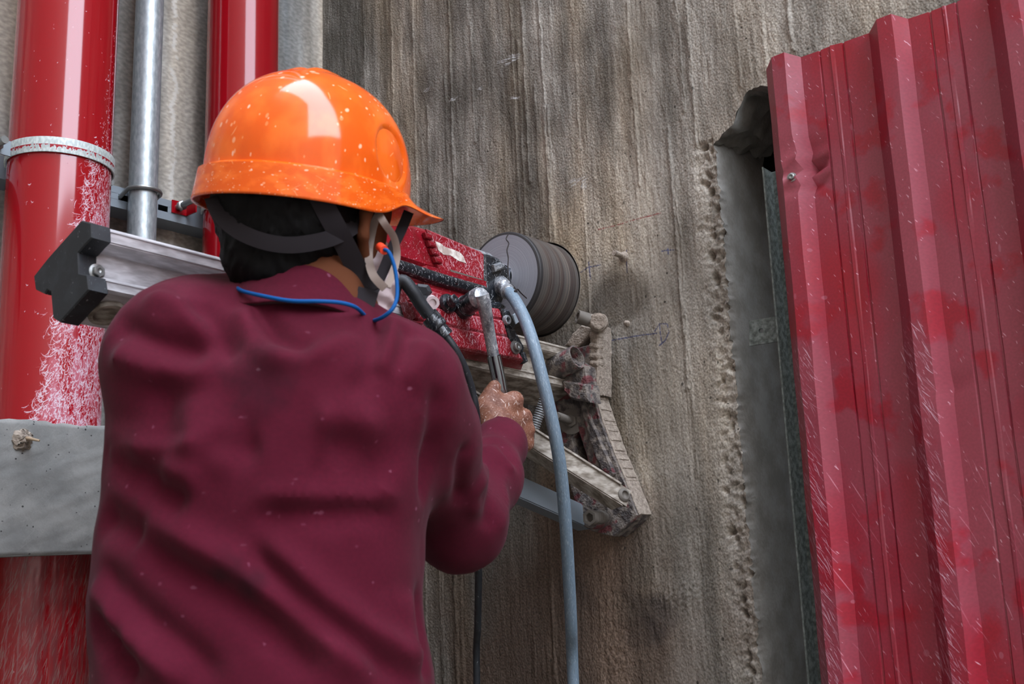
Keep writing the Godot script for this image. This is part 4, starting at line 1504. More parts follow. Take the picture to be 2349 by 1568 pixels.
# ---------------------------------------------------------------- drill: motor, gearbox, carriage; core bit
func build_drill() -> void:
	var b: Build
	var dr := thing("core_drill", Vector3(0.0, 1.65, 0.35), "red electric core drill spattered with cement, clamped on the rail", "drill")
	var red: Material = mats["spattered red casing"]
	var red2: Material = mats["red casing"]
	var blk: Material = mats["spattered black casting"]
	var xm := 0.066
	b = Build.new()
	slab(b, pix([[835, 487], [897, 505], [935, 511], [982, 524]], xm) + pix([[1018, 628], [1000, 622], [905, 592], [835, 572]], xm), Vector3(0.15, 0, 0), 0.007)
	var motor := put("motor_casing", b.mesh(), red2, dr)
	b = Build.new()
	slab(b, pix([[982, 524], [1108, 577], [1113, 584], [1113, 660], [1098, 655], [1036, 634], [1018, 628]], xm + 0.003), Vector3(0.156, 0, 0), 0.004)
	put("gear_cover", b.mesh(), red, dr)
	# louvres at the joint of the two
	for i in 5:
		b = Build.new()
		var x := 985.0 + 7.2 * i
		var y := 535.0 + 18.5 * i
		slab(b, pix([[x - 9, y - 3], [x + 5, y + 2], [x + 10, y + 14], [x - 4, y + 10]], xm + 0.010), Vector3(0.010, 0, 0), 0.0018)
		put("louvre", b.mesh(), red2, motor)
	b = Build.new()
	slab(b, pix([[999, 553], [1012, 558], [1020, 566], [1040, 572], [1056, 579], [1064, 588], [1070, 604], [1052, 598], [1034, 586], [1018, 584], [1006, 574]], xm + 0.0037), Vector3(0.001, 0, 0), 0.0002)
	put("worn_label", b.mesh(), mats["white label"], dr)
	b = Build.new()
	slab(b, pix([[1032, 617], [1108, 641], [1104, 652], [1040, 632]], xm + 0.0037), Vector3(0.001, 0, 0), 0.0002)
	put("inset_plate", b.mesh(), mats["grey inset plate"], dr)
	# grip bar
	b = Build.new()
	tube(b, curve([ox(862, 596, 0.087), ox(930, 616, 0.087), ox(1010, 642, 0.087), ox(1106, 669, 0.087)], 4), 0.0108, 20)
	lathe(b, ox(1046, 645, 0.096), Vector3.RIGHT, [[0.0, 0.004], [0.004, 0.004], [0.0058, 0.001], [0.006, -0.003]], 16)
	put("grip_bar", b.mesh(), blk, dr)
	b = Build.new()
	slab(b, pix([[905, 632], [985, 655], [1098, 690], [1094, 703], [985, 674], [905, 652]], 0.096), Vector3(0.05, 0, 0), 0.004)
	put("carriage_ledge", b.mesh(), red2, dr)
	# carriage covers in three steps
	var strips := [[[[935, 655], [1000, 668], [1090, 700], [1148, 707], [1156, 733], [1085, 722], [1010, 706], [938, 690]], 0.106], [[[938, 690], [1010, 706], [1085, 722], [1156, 733], [1168, 772], [1115, 764], [1032, 748], [950, 733]], 0.1085], [[[950, 733], [1032, 748], [1115, 764], [1168, 772], [1200, 818], [1203, 827], [1123, 812], [1051, 798], [965, 781]], 0.111]]
	for s in strips:
		b = Build.new()
		slab(b, pix(s[0], s[1]), Vector3(0.022, 0, 0), 0.0035)
		put("carriage_cover", b.mesh(), red, dr)
	b = Build.new()
	var up := pix([[965, 780], [1051, 797], [1123, 811], [1203, 826]], 0.1095)
	var lo := pix([[975, 800], [1058, 820], [1120, 833], [1195, 848]], 0.0865)
	for i in 3: b.flat_quad(lo[i], lo[i + 1], up[i + 1], up[i])
	b.flat_tri(up[3], lo[3], ox(1190, 846, 0.0865))
	for i in 3: b.flat_quad(up[i] - Vector3(0.025, 0, 0), up[i + 1] - Vector3(0.025, 0, 0), lo[i + 1], lo[i])
	put("carriage_skirt", b.mesh(), red2, dr)
	b = Build.new()
	box(b, Vector3(-0.085, 1.628, 0.28), Vector3(0.085, 1.69, 0.43), 0.004)
	put("carriage_body", b.mesh(), red2, dr)
	# black end trims
	for q in [[[1151, 706], [1170, 711], [1185, 744], [1179, 760], [1164, 747]], [[1164, 750], [1182, 754], [1205, 796], [1201, 812], [1172, 779]], [[1197, 808], [1207, 806], [1214, 828], [1206, 833], [1200, 820]]]:
		b = Build.new()
		slab(b, pix(q, 0.111), Vector3(0.03, 0, 0), 0.003)
		put("end_trim", b.mesh(), blk, dr)
	b = Build.new()
	lathe(b, ox(1160, 734, 0.1085), Vector3.RIGHT, [[0.0085, 0.0], [0.0075, 0.006], [0.0075, 0.006], [0.0048, 0.006], [0.0048, 0.006], [0.0046, 0.0006], [0.0046, 0.0006], [0.0, 0.0006]], 16)  # ring added where there is a plain pin hole, hollow so it shades itself
	put("pin_hole_ring", b.mesh(), mats["spattered chrome"], dr)
	b = Build.new()
	bolt(b, ox(1181, 797, 0.111), Vector3(1, 0.1, 0.1), 0.0082, 1.4)
	put("bolt", b.mesh(), mats["steel bolt"], dr)
	# feed hub
	b = Build.new()
	lathe(b, ox(1025, 697, 0.107), Vector3(1, 0.15, 0), [[0.0, 0], [0.016, 0.0], [0.016, 0.0], [0.015, 0.006], [0.015, 0.006], [0.010, 0.008], [0.010, 0.008], [0.009, 0.018], [0.009, 0.018], [0.0, 0.018]], 24)
	bolt(b, ox(1034, 690, 0.124), Vector3(1, 0.15, 0), 0.0085, 1.0)
	put("feed_hub", b.mesh(), blk, dr)
	b = Build.new()
	var s0 := ox(1060, 708, 0.107)
	var s1 := ox(1097, 684, 0.152)
	var sl := s0.distance_to(s1)
	lathe(b, s0, s1 - s0, [[0.0, 0.0], [0.0178, 0.0], [0.0178, 0.0], [0.0178, sl * 0.3], [0.0178, sl * 0.3], [0.0162, sl * 0.32], [0.0162, sl * 0.6], [0.0162, sl * 0.6], [0.0168, sl * 0.63], [0.0168, sl * 0.95], [0.0168, sl * 0.95], [0.0, sl]], 28)
	put("feed_spindle", b.mesh(), blk, dr)
	# gearbox
	b = Build.new()
	slab(b, pix([[1110, 580], [1128, 583], [1150, 592], [1167, 613], [1172, 640], [1165, 656], [1158, 690], [1150, 708], [1118, 712], [1112, 690], [1112, 640]], 0.060), Vector3(0.145, 0, 0), 0.006)
	put("gearbox", b.mesh(), blk, dr)
	b = Build.new()
	slab(b, pix([[1135, 606], [1150, 600], [1160, 606], [1160, 614], [1140, 622]], 0.070), Vector3(0.02, 0, 0), 0.003)
	put("lifting_lug", b.mesh(), mats["spattered chrome"], dr)
	b = Build.new()
	slab(b, pix([[1116, 694], [1150, 690], [1166, 702], [1158, 712], [1120, 712]], 0.075), Vector3(0.04, 0, 0), 0.005)
	put("gearbox_foot", b.mesh(), blk, dr)
	b = Build.new()
	lathe(b, Vector3(BIT.x, BIT.y + 0.004, 0.24), Vector3(0, -0.02, -1), [[0.036, 0.0], [0.036, 0.062], [0.036, 0.062], [0.023, 0.064], [0.023, 0.121]], 36)
	put("spindle", b.mesh(), mats["spattered chrome"], dr)
	b = Build.new()
	slab(b, pix([[1177, 722], [1193, 711], [1206, 728], [1184, 743]], 0.07), Vector3(0.004, 0, 0), 0.0006)
	put("bracket", b.mesh(), mats["galvanised grey plate"], dr)
	b = Build.new()
	var n0 := ox(1146, 652, 0.058)
	var n1 := ox(1172, 676, 0.094)
	lathe(b, n0, n1 - n0, [[0.0, 0.0], [0.016, 0.0], [0.016, 0.0], [0.016, 0.016], [0.016, 0.016], [0.0118, 0.018], [0.0118, 0.03], [0.0118, 0.03], [0.0136, 0.031], [0.0136, 0.036], [0.0136, 0.036], [0.010, 0.037], [0.010, n0.distance_to(n1)]], 24)
	put("water_inlet", b.mesh(), mats["spattered chrome"], dr)
	# core bit
	var bit := thing("core_bit", Vector3(BIT.x, BIT.y, 0.06), "large grey steel core bit cutting a round hole in the wall", "core bit")
	b = Build.new()
	lathe(b, Vector3(BIT.x, BIT.y, -0.055), Vector3(0, 0, 1), [[0.0905, 0.0], [0.0905, 0.0575], [0.0905, 0.0575], [0.0903, 0.166], [0.0903, 0.166]], 96)
	put("barrel", b.mesh(), mats["scored steel barrel"], bit)
	b = Build.new()
	lathe(b, Vector3(BIT.x, BIT.y, 0.111), Vector3(0, 0, 1), [[0.0903, 0.0], [0.0900, 0.0055], [0.0885, 0.008], [0.084, 0.0088]], 96)
	put("rim", b.mesh(), mats["dark bit rim"], bit)
	b = Build.new()
	lathe(b, Vector3(BIT.x, BIT.y, 0.1198), Vector3(0, 0, 1), [[0.084, 0.0], [0.05, 0.0015], [0.03, 0.0025], [0.026, 0.004]], 96)
	put("end_plate", b.mesh(), mats["polished bit end"], bit)
	b = Build.new()
	lathe(b, Vector3(BIT.x, BIT.y, 0.119), Vector3(0, 0, 1), [[0.028, 0.0], [0.028, 0.02], [0.028, 0.02], [0.022, 0.024], [0.0, 0.024]], 6)
	put("coupling_nut", b.mesh(), mats["bare chrome"], bit)
	# ratchet handle on the feed spindle
	var w := thing("ratchet_handle", s1, "long cement-spattered chrome ratchet handle gripped by the worker", "wrench")
	var top := ox(1108, 674, 0.158)
	b = Build.new()
	var hd := (s1 - s0).normalized()
	lathe(b, s1 - hd * 0.006, hd, [[0.0, 0.0], [0.0155, 0.0], [0.0155, 0.0], [0.0165, 0.004], [0.0165, 0.012], [0.0135, 0.017], [0.0135, 0.017], [0.007, 0.019], [0.0, 0.019]], 28)
	put("ratchet_head", b.mesh(), mats["spattered chrome"], w)
	b = Build.new()
	var sd := -(view.inverse() * (s1 - EYE)).z
	var path := curve([dp(1105, 676, sd - 0.012), dp(1112, 705, sd - 0.006), dp(1122, 760, lerpf(sd, 1.575, 0.6)), dp(1133, 820, 1.575)], 5)
	var rad := []
	for i in path.size():
		var t := float(i) / (path.size() - 1)
		rad.append(lerpf(0.0115, 0.0094, smoothstep(0.1, 0.7, t)))
	tube(b, path, rad, 20)
	put("shank", b.mesh(), mats["spattered chrome"], w)
	b = Build.new()
	tube(b, curve([dp(1132, 815, 1.575), dp(1142, 860, 1.578), dp(1150, 905, 1.582), dp(1164, 985, 1.59), dp(1172, 1040, 1.595)], 4), 0.0112, 20)
	for s in [-1.0, 1.0]:
		tube(b, curve([dp(1132 + s * 11, 816, 1.568), dp(1142 + s * 11, 860, 1.571), dp(1150 + s * 11, 905, 1.575), dp(1164 + s * 11, 985, 1.583)], 3), 0.0022, 8)
	put("handle", b.mesh(), mats["bare chrome"], w)

# ---------------------------------------------------------------- hoses and cords
func build_hoses() -> void:
	var b := Build.new()
	var pts := [ox(1160, 664, 0.078), ox(1172, 676, 0.094), dp(1188, 700, 1.66), dp(1207, 740, 1.63), dp(1225, 795, 1.60), dp(1243, 865, 1.585), dp(1262, 945, 1.58), dp(1279, 1030, 1.585), dp(1290, 1115, 1.60), dp(1298, 1210, 1.62), dp(1304, 1310, 1.65), dp(1310, 1430, 1.69), dp(1315, 1568, 1.74)]
	var last: Vector3 = pts[-1]
	pts.append(Vector3(last.x + 0.01, last.y - 0.4, last.z + 0.02))
	pts.append(Vector3(last.x + 0.02, 0.12, last.z + 0.05))
	pts.append(Vector3(last.x + 0.16, 0.012, last.z + 0.12))
	pts.append(Vector3(last.x + 0.6, 0.011, last.z + 0.3))
	tube(b, curve(pts, 6), 0.0104, 20)
	for i in b.v.size(): b.uv[i].y *= 1.0
	tag(put("water_hose", b.mesh(), mats["grey water hose"]), "pale blue-grey water hose hanging in a curve from the drill", "hose")
	# power cable
	var cb := thing("power_cable", ox(930, 650, 0.1), "black rubber power cable with plug hanging beside the worker", "cable")
	b = Build.new()
	var rub: Material = mats["black rubber"]
	tube(b, curve([dp(900, 690, 1.43), dp(908, 655, 1.43), dp(926, 645, 1.43), dp(948, 670, 1.43), dp(966, 698, 1.435), dp(984, 722, 1.44)], 5), 0.0098, 16)
	put("thick_lead", b.mesh(), rub, cb)
	b = Build.new()
	slab(b, [dp(944, 662, 1.455), dp(958, 650, 1.455), dp(982, 653, 1.455), dp(989, 668, 1.455), dp(980, 678, 1.455), dp(990, 700, 1.455), dp(1010, 722, 1.455), dp(1016, 745, 1.455), dp(985, 742, 1.455), dp(958, 708, 1.455)], view.z * 0.03, 0.004)
	put("plug_body", b.mesh(), rub, cb)
	b = Build.new()
	tube(b, PackedVector3Array([dp(988, 690, 1.47), dp(993, 694, 1.452)]), 0.0095, 18)
	lathe(b, dp(993, 694, 1.452), -ray(993, 694), [[0.0098, 0.0], [0.0098, 0.002], [0.0098, 0.002], [0.0055, 0.002], [0.0055, 0.002], [0.0055, -0.004], [0.0, -0.004]], 18)
	put("grommet", b.mesh(), mats["mask fabric"], cb)
	b = Build.new()
	tube(b, PackedVector3Array([dp(985, 728, 1.44), dp(1005, 752, 1.44), dp(1024, 772, 1.44)]), 0.0125, 14)
	lathe(b, dp(1000, 745, 1.44), dp(1024, 772, 1.44) - dp(985, 728, 1.44), [[0.0125, -0.004], [0.0155, -0.002], [0.0155, 0.006], [0.0125, 0.008]], 14)
	put("plug", b.mesh(), mats["spattered black casting"], cb)
	b = Build.new()
	pts = [dp(1020, 768, 1.44), dp(1042, 798, 1.44), dp(1066, 845, 1.45), dp(1082, 895, 1.46), dp(1092, 950, 1.47), dp(1096, 1050, 1.52), dp(1097, 1180, 1.60), dp(1098, 1300, 1.68), dp(1096, 1430, 1.74), dp(1094, 1568, 1.78)]
	last = pts[-1]
	pts.append(Vector3(last.x, last.y - 0.45, last.z))
	pts.append(Vector3(last.x, 0.1, last.z))
	pts.append(Vector3(last.x - 0.15, 0.008, last.z + 0.02))
	tube(b, curve(pts, 6), 0.0062, 14)
	put("cord", b.mesh(), rub, cb)

# ---------------------------------------------------------------- odds and ends
func build_small() -> void:
	# tie wire across the end of the bit
	var b := Build.new()
	var pts := []
	for q in [[1166, 537, 1.87], [1161, 548, 1.85], [1167, 558, 1.84], [1163, 574, 1.83], [1166, 592, 1.82], [1165, 612, 1.80], [1166, 632, 1.78], [1168, 648, 1.75], [1177, 656, 1.72], [1184, 664, 1.70], [1186, 668, 1.69], [1180, 668, 1.685], [1187, 663, 1.69], [1194, 671, 1.70], [1208, 684, 1.71]]: pts.append(dp(q[0], q[1], q[2]))
	tube(b, curve(pts, 4), 0.0011, 8)
	tag(put("tie_wire", b.mesh(), mats["rusty tie wire"]), "thin dark tie wire twisted across the end of the core bit", "wire")
	# pin sticking out of the wall
	b = Build.new()
	var a := oz(1434, 590, -0.004)
	tube(b, PackedVector3Array([a, oz(1408, 579, 0.032)]), 0.0052, 12)
	lathe(b, a + Vector3(0, 0, 0.002), Vector3(0, 0, 1), [[0.011, 0.0], [0.009, 0.006], [0.005, 0.009]], 12)
	tag(put("wall_pin", b.mesh(), mats["dried slurry"]), "short steel pin sticking out of the drilled wall beside blue pencil marks", "pin")
	b = Build.new()
	a = oz(1441, 742, -0.002)
	lathe(b, a, Vector3(-0.2, 0.1, 1), [[0.006, 0.0], [0.0045, 0.008], [0.0, 0.009]], 9)
	tag(put("wall_stub", b.mesh(), mats["dried slurry"]), "tiny stub of snapped wire in the damp patch of the wall", "stub")
	# knot of mortar with a splinter on the beam
	var k := thing("mortar_knot", ox(52, 1006, -0.36), "lump of mortar with a wood splinter on the concrete beam", "mortar lump")
	b = Build.new()
	var c := ox(52, 1006, -0.362)
	lathe(b, c, Vector3(1, 0.15, 0.1), [[0.017, -0.002], [0.013, 0.004], [0.009, 0.008], [0.006, 0.011], [0.0, 0.012]], 16)
	crust(b, 3, 0.006, 120.0)
	put("lump", b.mesh(), mats["dried slurry"], k)
	b = Build.new()
	tube(b, PackedVector3Array([c + Vector3(0.008, 0.001, 0), ox(92, 1010, -0.335)]), [0.0032, 0.0016], 7)
	put("splinter", b.mesh(), mats["wood peg"], k)

# ---------------------------------------------------------------- worker
class Torso extends Field:
	var ys := PackedFloat32Array()
	var cx := PackedVector3Array()
	var hw := PackedFloat32Array()
	var hd := PackedFloat32Array()
	var r := Vector3.RIGHT
	var f := Vector3.FORWARD
	var top := 1.5
	var low := 0.85
	var shrink := 0.0
	var power := 2.5
	func trunk(p: Vector3) -> float:
		var n := ys.size()
		var i := 0
		while i < n - 2 and p.y < ys[i + 1]: i += 1
		var t := clampf((p.y - ys[i]) / (ys[i + 1] - ys[i]), 0.0, 1.0)
		t = t * t * (3.0 - 2.0 * t)
		var c := cx[i].lerp(cx[i + 1], t)
		var w := lerpf(hw[i], hw[i + 1], t) - shrink
		var d := lerpf(hd[i], hd[i + 1], t) - shrink
		var q := p - c
		var x := absf(q.dot(r)) / w
		var z := absf(q.dot(f)) / d
		var e := (pow(pow(x, power) + pow(z, power), 1.0 / power) - 1.0) * minf(w, d) * 0.95
		for lim in [p.y - top + shrink, low - p.y]:
			var h := maxf(0.05 - absf(e - lim), 0.0)
			e = maxf(e, lim) + h * h * 0.25 / 0.05
		return e
	func at(p: Vector3) -> float:
		return capsules(p, trunk(p))
	func bounds() -> AABB:
		var box := super.bounds()
		for i in ys.size(): box = box.merge(AABB(Vector3(cx[i].x, clampf(ys[i], low, top), cx[i].z), Vector3.ZERO).grow(maxf(hw[i], hd[i])))
		box.position.y = maxf(box.position.y, low - 0.02)
		return box

func torso_rows(t: Torso) -> void:
	var rows := [[690, 390, 930, 1.08, 0.095], [800, 296, 990, 1.085, 0.115], [950, 268, 1000, 1.08, 0.128], [1100, 262, 994, 1.07, 0.132], [1250, 242, 972, 1.06, 0.13], [1400, 226, 968, 1.045, 0.128], [1568, 236, 994, 1.03, 0.13]]
	for q in rows:
		var a := dp(q[1], q[0], q[3])
		var b := dp(q[2], q[0], q[3])
		var c := (a + b) * 0.5
		t.ys.append(c.y)
		t.cx.append(Vector3(c.x, 0, c.z))
		t.hw.append(a.distance_to(b) * 0.5)
		t.hd.append(q[4])
	for y in [0.98, 0.80]:
		t.ys.append(y)
		t.cx.append(t.cx[-1])
		t.hw.append(t.hw[-1])
		t.hd.append(0.125)
	for i in t.cx.size(): t.cx[i].y = 0
	t.r = rgt.rotated(Vector3.UP, deg_to_rad(-5.0))
	t.f = fwd.rotated(Vector3.UP, deg_to_rad(-5.0))

# in trunk() the centre has no height of its own
func arms(t: Field, thin: float) -> void:
	var ls := dp(414, 804, 1.05)
	var rs := dp(926, 892, 1.07)
	var nb := dp(680, 775, 1.09)
	t.bone(ls, nb, 0.062 - thin, 0.06 - thin)
	t.chain([nb, dp(815, 838, 1.08), rs], [0.055 - thin, 0.05 - thin, 0.053 - thin])
	t.bone(dp(620, 775, 1.06), dp(760, 785, 1.06), 0.045 - thin, 0.045 - thin)
	t.chain([rs, dp(980, 1000, 1.13), dp(1055, 1200, 1.27), dp(1112, 1095, 1.39), dp(1146, 1024, 1.49), dp(1152, 1010, 1.512)], [0.053 - thin, 0.049 - thin, 0.052 - thin, 0.044 - thin, 0.032 - thin * 0.6, 0.030 - thin * 0.5])
	t.chain([ls, dp(452, 775, 1.11), dp(525, 752, 1.18), Vector3(0.165, 1.565, 0.72), Vector3(0.165, 1.598, 0.635)], [0.062 - thin, 0.058 - thin, 0.054 - thin, 0.044 - thin, 0.034 - thin * 0.6])

# raised (+) or sunk (-) folds of cloth: points on the photograph, height, width
func fold(b: Build, t: Field, list: Array) -> void:
	var lines := []
	for q in list:
		var pts := []
		for p in q[0]: pts.append(t.hit(EYE, ray(p[0], p[1])))
		lines.append([curve(pts, 3), q[1] * 1.6, q[2] * 1.15])
	var move := PackedFloat32Array()
	move.resize(b.v.size())
	for l in lines:
		var pts: PackedVector3Array = l[0]
		var box := AABB(pts[0], Vector3.ZERO)
		for p in pts: box = box.expand(p)
		box = box.grow(l[2] * 2.5)
		var n := pts.size() - 1
		for i in b.v.size():
			var p := b.v[i]
			if not box.has_point(p): continue
			var best := 1e9
			var at := 0.0
			for s in n:
				var e := pts[s + 1] - pts[s]
				var u := clampf((p - pts[s]).dot(e) / e.length_squared(), 0.0, 1.0)
				var d := (p - pts[s] - e * u).length_squared()
				if d < best:
					best = d
					at = (s + u) / n
			var fade := smoothstep(0.0, 0.2, at) * smoothstep(1.0, 0.8, at)
			move[i] += l[1] * exp(-best / (l[2] * l[2])) * fade
	var moved := PackedVector3Array()
	moved.resize(b.v.size())
	for i in b.v.size():
		var p := b.v[i]
		var wob := 0.0022 * wn.get_noise_3dv(p * 14.0) + 0.0009 * wn.get_noise_3dv(p * 40.0)
		moved[i] = p + t.slope(p, 0.006) * (move[i] + wob)
	# let the cloth relax between its neighbours
	for pass_ in 3:
		var sum := PackedVector3Array()
		var n := PackedInt32Array()
		sum.resize(moved.size())
		n.resize(moved.size())
		for i in range(0, b.idx.size(), 3):
			var x := b.idx[i]
			var y := b.idx[i + 1]
			var z := b.idx[i + 2]
			sum[x] += moved[y] + moved[z]; sum[y] += moved[x] + moved[z]; sum[z] += moved[x] + moved[y]
			n[x] += 2; n[y] += 2; n[z] += 2
		for i in moved.size():
			if n[i]: moved[i] = moved[i].lerp(sum[i] / n[i], 0.6)
	b.v = moved

func build_person() -> void:
	var t0 := Time.get_ticks_msec()
	var feet := dp(590, 1568, 1.03)
	feet.y = 0.0
	var man := thing("person", feet, "worker in maroon long-sleeved shirt and orange hard hat, seen from behind, working the drill", "person")
	# shirt
	var t := Torso.new()
	t.k = 0.045
	torso_rows(t)
	t.top = dp(650, 800, 1.08).y
	arms(t, 0.0)
	var b := Build.new()
	t.nets(b, 0.0057)
	fold(b, t, [
		[[[560, 1150], [680, 1148], [800, 1146], [930, 1140]], 0.006, 0.010],
		[[[570, 1176], [690, 1174], [800, 1172], [920, 1168]], -0.009, 0.010],
		[[[320, 1180], [440, 1250], [560, 1320], [680, 1400], [800, 1500], [860, 1568]], 0.010, 0.014],
		[[[300, 1230], [420, 1300], [540, 1370], [660, 1470], [740, 1568]], -0.009, 0.013],
		[[[560, 1250], [640, 1320], [720, 1400], [860, 1500], [960, 1568]], -0.010, 0.010],
		[[[590, 1235], [670, 1300], [760, 1380], [880, 1470], [975, 1540]], 0.009, 0.011],
		[[[240, 1020], [310, 1080], [380, 1125], [440, 1150]], -0.011, 0.012],
		[[[236, 980], [310, 1040], [390, 1085], [470, 1110]], 0.008, 0.013],
		[[[230, 1180], [280, 1210], [320, 1235]], -0.010, 0.012],
		[[[212, 1330], [270, 1420], [350, 1500], [440, 1568]], 0.010, 0.012],
		[[[210, 1390], [260, 1480], [320, 1568]], -0.010, 0.010],
		[[[225, 1280], [300, 1390], [400, 1470], [520, 1568]], -0.007, 0.012],
		[[[255, 740], [330, 775], [410, 800], [490, 815]], -0.010, 0.013],
		[[[250, 800], [330, 830], [420, 850], [500, 850]], 0.008, 0.013],
		[[[330, 680], [400, 700], [450, 740], [480, 790]], 0.006, 0.010],
		[[[440, 690], [470, 720], [510, 780], [540, 830]], -0.006, 0.010],
		[[[560, 700], [570, 750], [600, 800], [660, 850]], 0.006, 0.010],
		[[[590, 700], [610, 745], [660, 790], [730, 800]], -0.006, 0.010],
		[[[820, 760], [760, 800], [680, 820], [610, 800]], 0.005, 0.010],
		[[[880, 720], [860, 780], [850, 850], [800, 920]], -0.006, 0.009],
		[[[905, 725], [895, 790], [880, 860]], 0.007, 0.009],
		[[[935, 745], [925, 800], [905, 860]], -0.007, 0.008],
		[[[980, 780], [960, 830], [930, 880]], 0.005, 0.010],
		[[[720, 960], [770, 965], [830, 975], [880, 1000]], 0.006, 0.013],
		[[[740, 1000], [800, 1020], [860, 1050], [900, 1100]], -0.008, 0.020],
		[[[700, 1080], [780, 1090], [880, 1105]], -0.005, 0.016],
		[[[420, 900], [450, 980], [500, 1030], [560, 1040]], 0.006, 0.018],
		[[[480, 1010], [540, 1030], [600, 1020]], -0.006, 0.012],
		[[[360, 860], [390, 960], [410, 1040]], -0.005, 0.018],
		[[[1010, 880], [1005, 960], [985, 1060], [965, 1160]], -0.009, 0.010],
		[[[1075, 1010], [1060, 1080], [1060, 1160]], -0.007, 0.009],
		[[[1110, 1040], [1100, 1110], [1090, 1190]], 0.006, 0.008],
		[[[1140, 1060], [1130, 1130], [1110, 1220]], -0.006, 0.008],
		[[[1165, 1070], [1160, 1140], [1135, 1220]], 0.005, 0.007],
		[[[1090, 1000], [1125, 1008], [1160, 1035], [1188, 1070]], -0.006, 0.007],
		[[[1085, 1018], [1120, 1025], [1155, 1052], [1180, 1090]], 0.005, 0.007],
		[[[960, 1330], [965, 1420], [975, 1500], [980, 1560]], -0.006, 0.009],
		[[[930, 1350], [940, 1440], [950, 1540]], 0.005, 0.012],
	])
	b.col.resize(b.v.size())
	var stains := [[t.hit(EYE, ray(595, 870)), 0.045, Color(0.66, 0.95, 0.78)], [t.hit(EYE, ray(520, 1300)), 0.02, Color(0.5, 0.9, 0.65)], [t.hit(EYE, ray(575, 1340)), 0.018, Color(0.5, 0.9, 0.65)]]
	for i in b.v.size():
		var c := Color.WHITE
		for s in stains:
			var l: float = b.v[i].distance_to(s[0]) / s[1] + 0.35 * wn.get_noise_3dv(b.v[i] * 45.0)
			if l < 1.0: c = c.lerp(s[2], minf(1.0, (1.0 - l) * 1.6))
		b.col[i] = c
	var cloth: StandardMaterial3D = mats["maroon cotton"]
	cloth.vertex_color_use_as_albedo = true
	var shirt := put("shirt", b.mesh(), cloth, man)
	# cuffs
	var plain: StandardMaterial3D = cloth.duplicate()
	plain.vertex_color_use_as_albedo = false
	for q in [[dp(1139, 1030, 1.475), dp(1153, 1004, 1.513)], [Vector3(0.165, 1.59, 0.655), Vector3(0.165, 1.60, 0.625)]]:
		b = Build.new()
		var d: Vector3 = (q[1] - q[0])
		var l: float = d.length()
		lathe(b, q[0], d, [[0.031, 0.0], [0.037, 0.003], [0.0355, l * 0.45], [0.0365, l * 0.9], [0.033, l], [0.033, l], [0.0285, l], [0.0285, l], [0.028, 0.004]], 32)
		for i in b.v.size(): b.v[i] += (b.v[i] - q[0]).normalized() * 0.003 * wn.get_noise_3dv(b.v[i] * 40.0)
		put("cuff", b.mesh(), plain, shirt)
	# collar, folded over
	b = Build.new()
	var nc := dp(688, 738, 1.088)
	var lean := Vector3(0, 1, 0) + fwd * 0.30 + rgt * 0.08
	lean = lean.normalized()
	var cu := rgt.rotated(Vector3.UP, deg_to_rad(-15.0))
	cu = (cu - lean * cu.dot(lean)).normalized()
	var cv := lean.cross(cu)                              # towards the back
	if cv.dot(fwd) > 0: cv = -cv
	var prof := [[0.062, -0.01, 0.0], [0.060, 0.038, 0.0], [0.0615, 0.0425, 0.0], [0.0645, 0.043, 0.0], [0.067, 0.040, 0.0], [0.080, -0.004, 0.0], [0.0845, -0.020, 0.0], [0.082, -0.024, 0.0], [0.071, -0.004, 0.0]]
	var seg := 56
	for i in seg + 1:
		var a := TAU * i / seg
		var dir := cu * sin(a) + cv * cos(a)
		for p in prof:
			var rr: float = p[0] * (1.0 + 0.10 * absf(sin(a)))
			b.vert(nc + dir * rr + lean * (p[1] + 0.004 * sin(a * 3.0 + 1.0) * p[1] / 0.04 - 0.012 * (1.0 - cos(a)) * 0.5))
	for i in seg:
		for k in prof.size() - 1:
			var a := i * prof.size() + k
			b.quad(a, a + prof.size(), a + prof.size() + 1, a + 1)
	put("collar", b.mesh(), plain, shirt)
	# trousers and boots, below the frame
	var hips := Vector3(t.cx[-1].x, 0.9, t.cx[-1].z)
	var lg := Field.new()
	lg.k = 0.05
	for s in [-1.0, 1.0]:
		lg.chain([hips + rgt * 0.075 * s, hips + rgt * 0.10 * s + Vector3(0, -0.42, 0) + fwd * 0.03, hips + rgt * 0.12 * s + Vector3(0, -0.80, 0)], [0.098, 0.075, 0.062])
	lg.bone(hips - rgt * 0.06, hips + rgt * 0.06, 0.10, 0.10)
	b = Build.new()
	lg.nets(b, 0.016)
	put("trousers", b.mesh(), mats["dark trousers"], man)
	for s in [-1.0, 1.0]:
		var bt := Field.new()
		bt.k = 0.03
		var an: Vector3 = hips + rgt * 0.12 * s
		an.y = 0.045
		bt.chain([an + Vector3(0, 0.10, 0), an + fwd * 0.01, an + fwd * 0.15], [0.048, 0.044, 0.04])
		b = Build.new()
		bt.nets(b, 0.01)
		put("boot", b.mesh(), mats["work boots"], man)
	# head frame
	var ph := deg_to_rad(27.0)
	var hf := (fwd * cos(ph) + rgt * sin(ph)).normalized()
	var hr := hf.cross(Vector3.UP).normalized()
	var hb := Basis(hr, Vector3.UP, -hf)
	hb = Basis(hf, deg_to_rad(11.0)) * Basis(hr, deg_to_rad(5.0)) * hb
	var org := dp(712, 424, 1.13)
	var at := func(x: float, u: float, f: float) -> Vector3: return org + hb * Vector3(x, u, -f)
	# body: one continuous figure
	var skin := Build.new()
	var core := Torso.new()
	core.k = 0.04
	torso_rows(core)
	core.top = t.top
	core.low = 0.9
	core.shrink = 0.036
	arms(core, 0.026)
	core.nets(skin, 0.014)
	var hd := Field.new()
	hd.k = 0.022
	hd.bone(at.call(0, 0.012, -0.03), at.call(0, 0.01, 0.022), 0.082, 0.080)
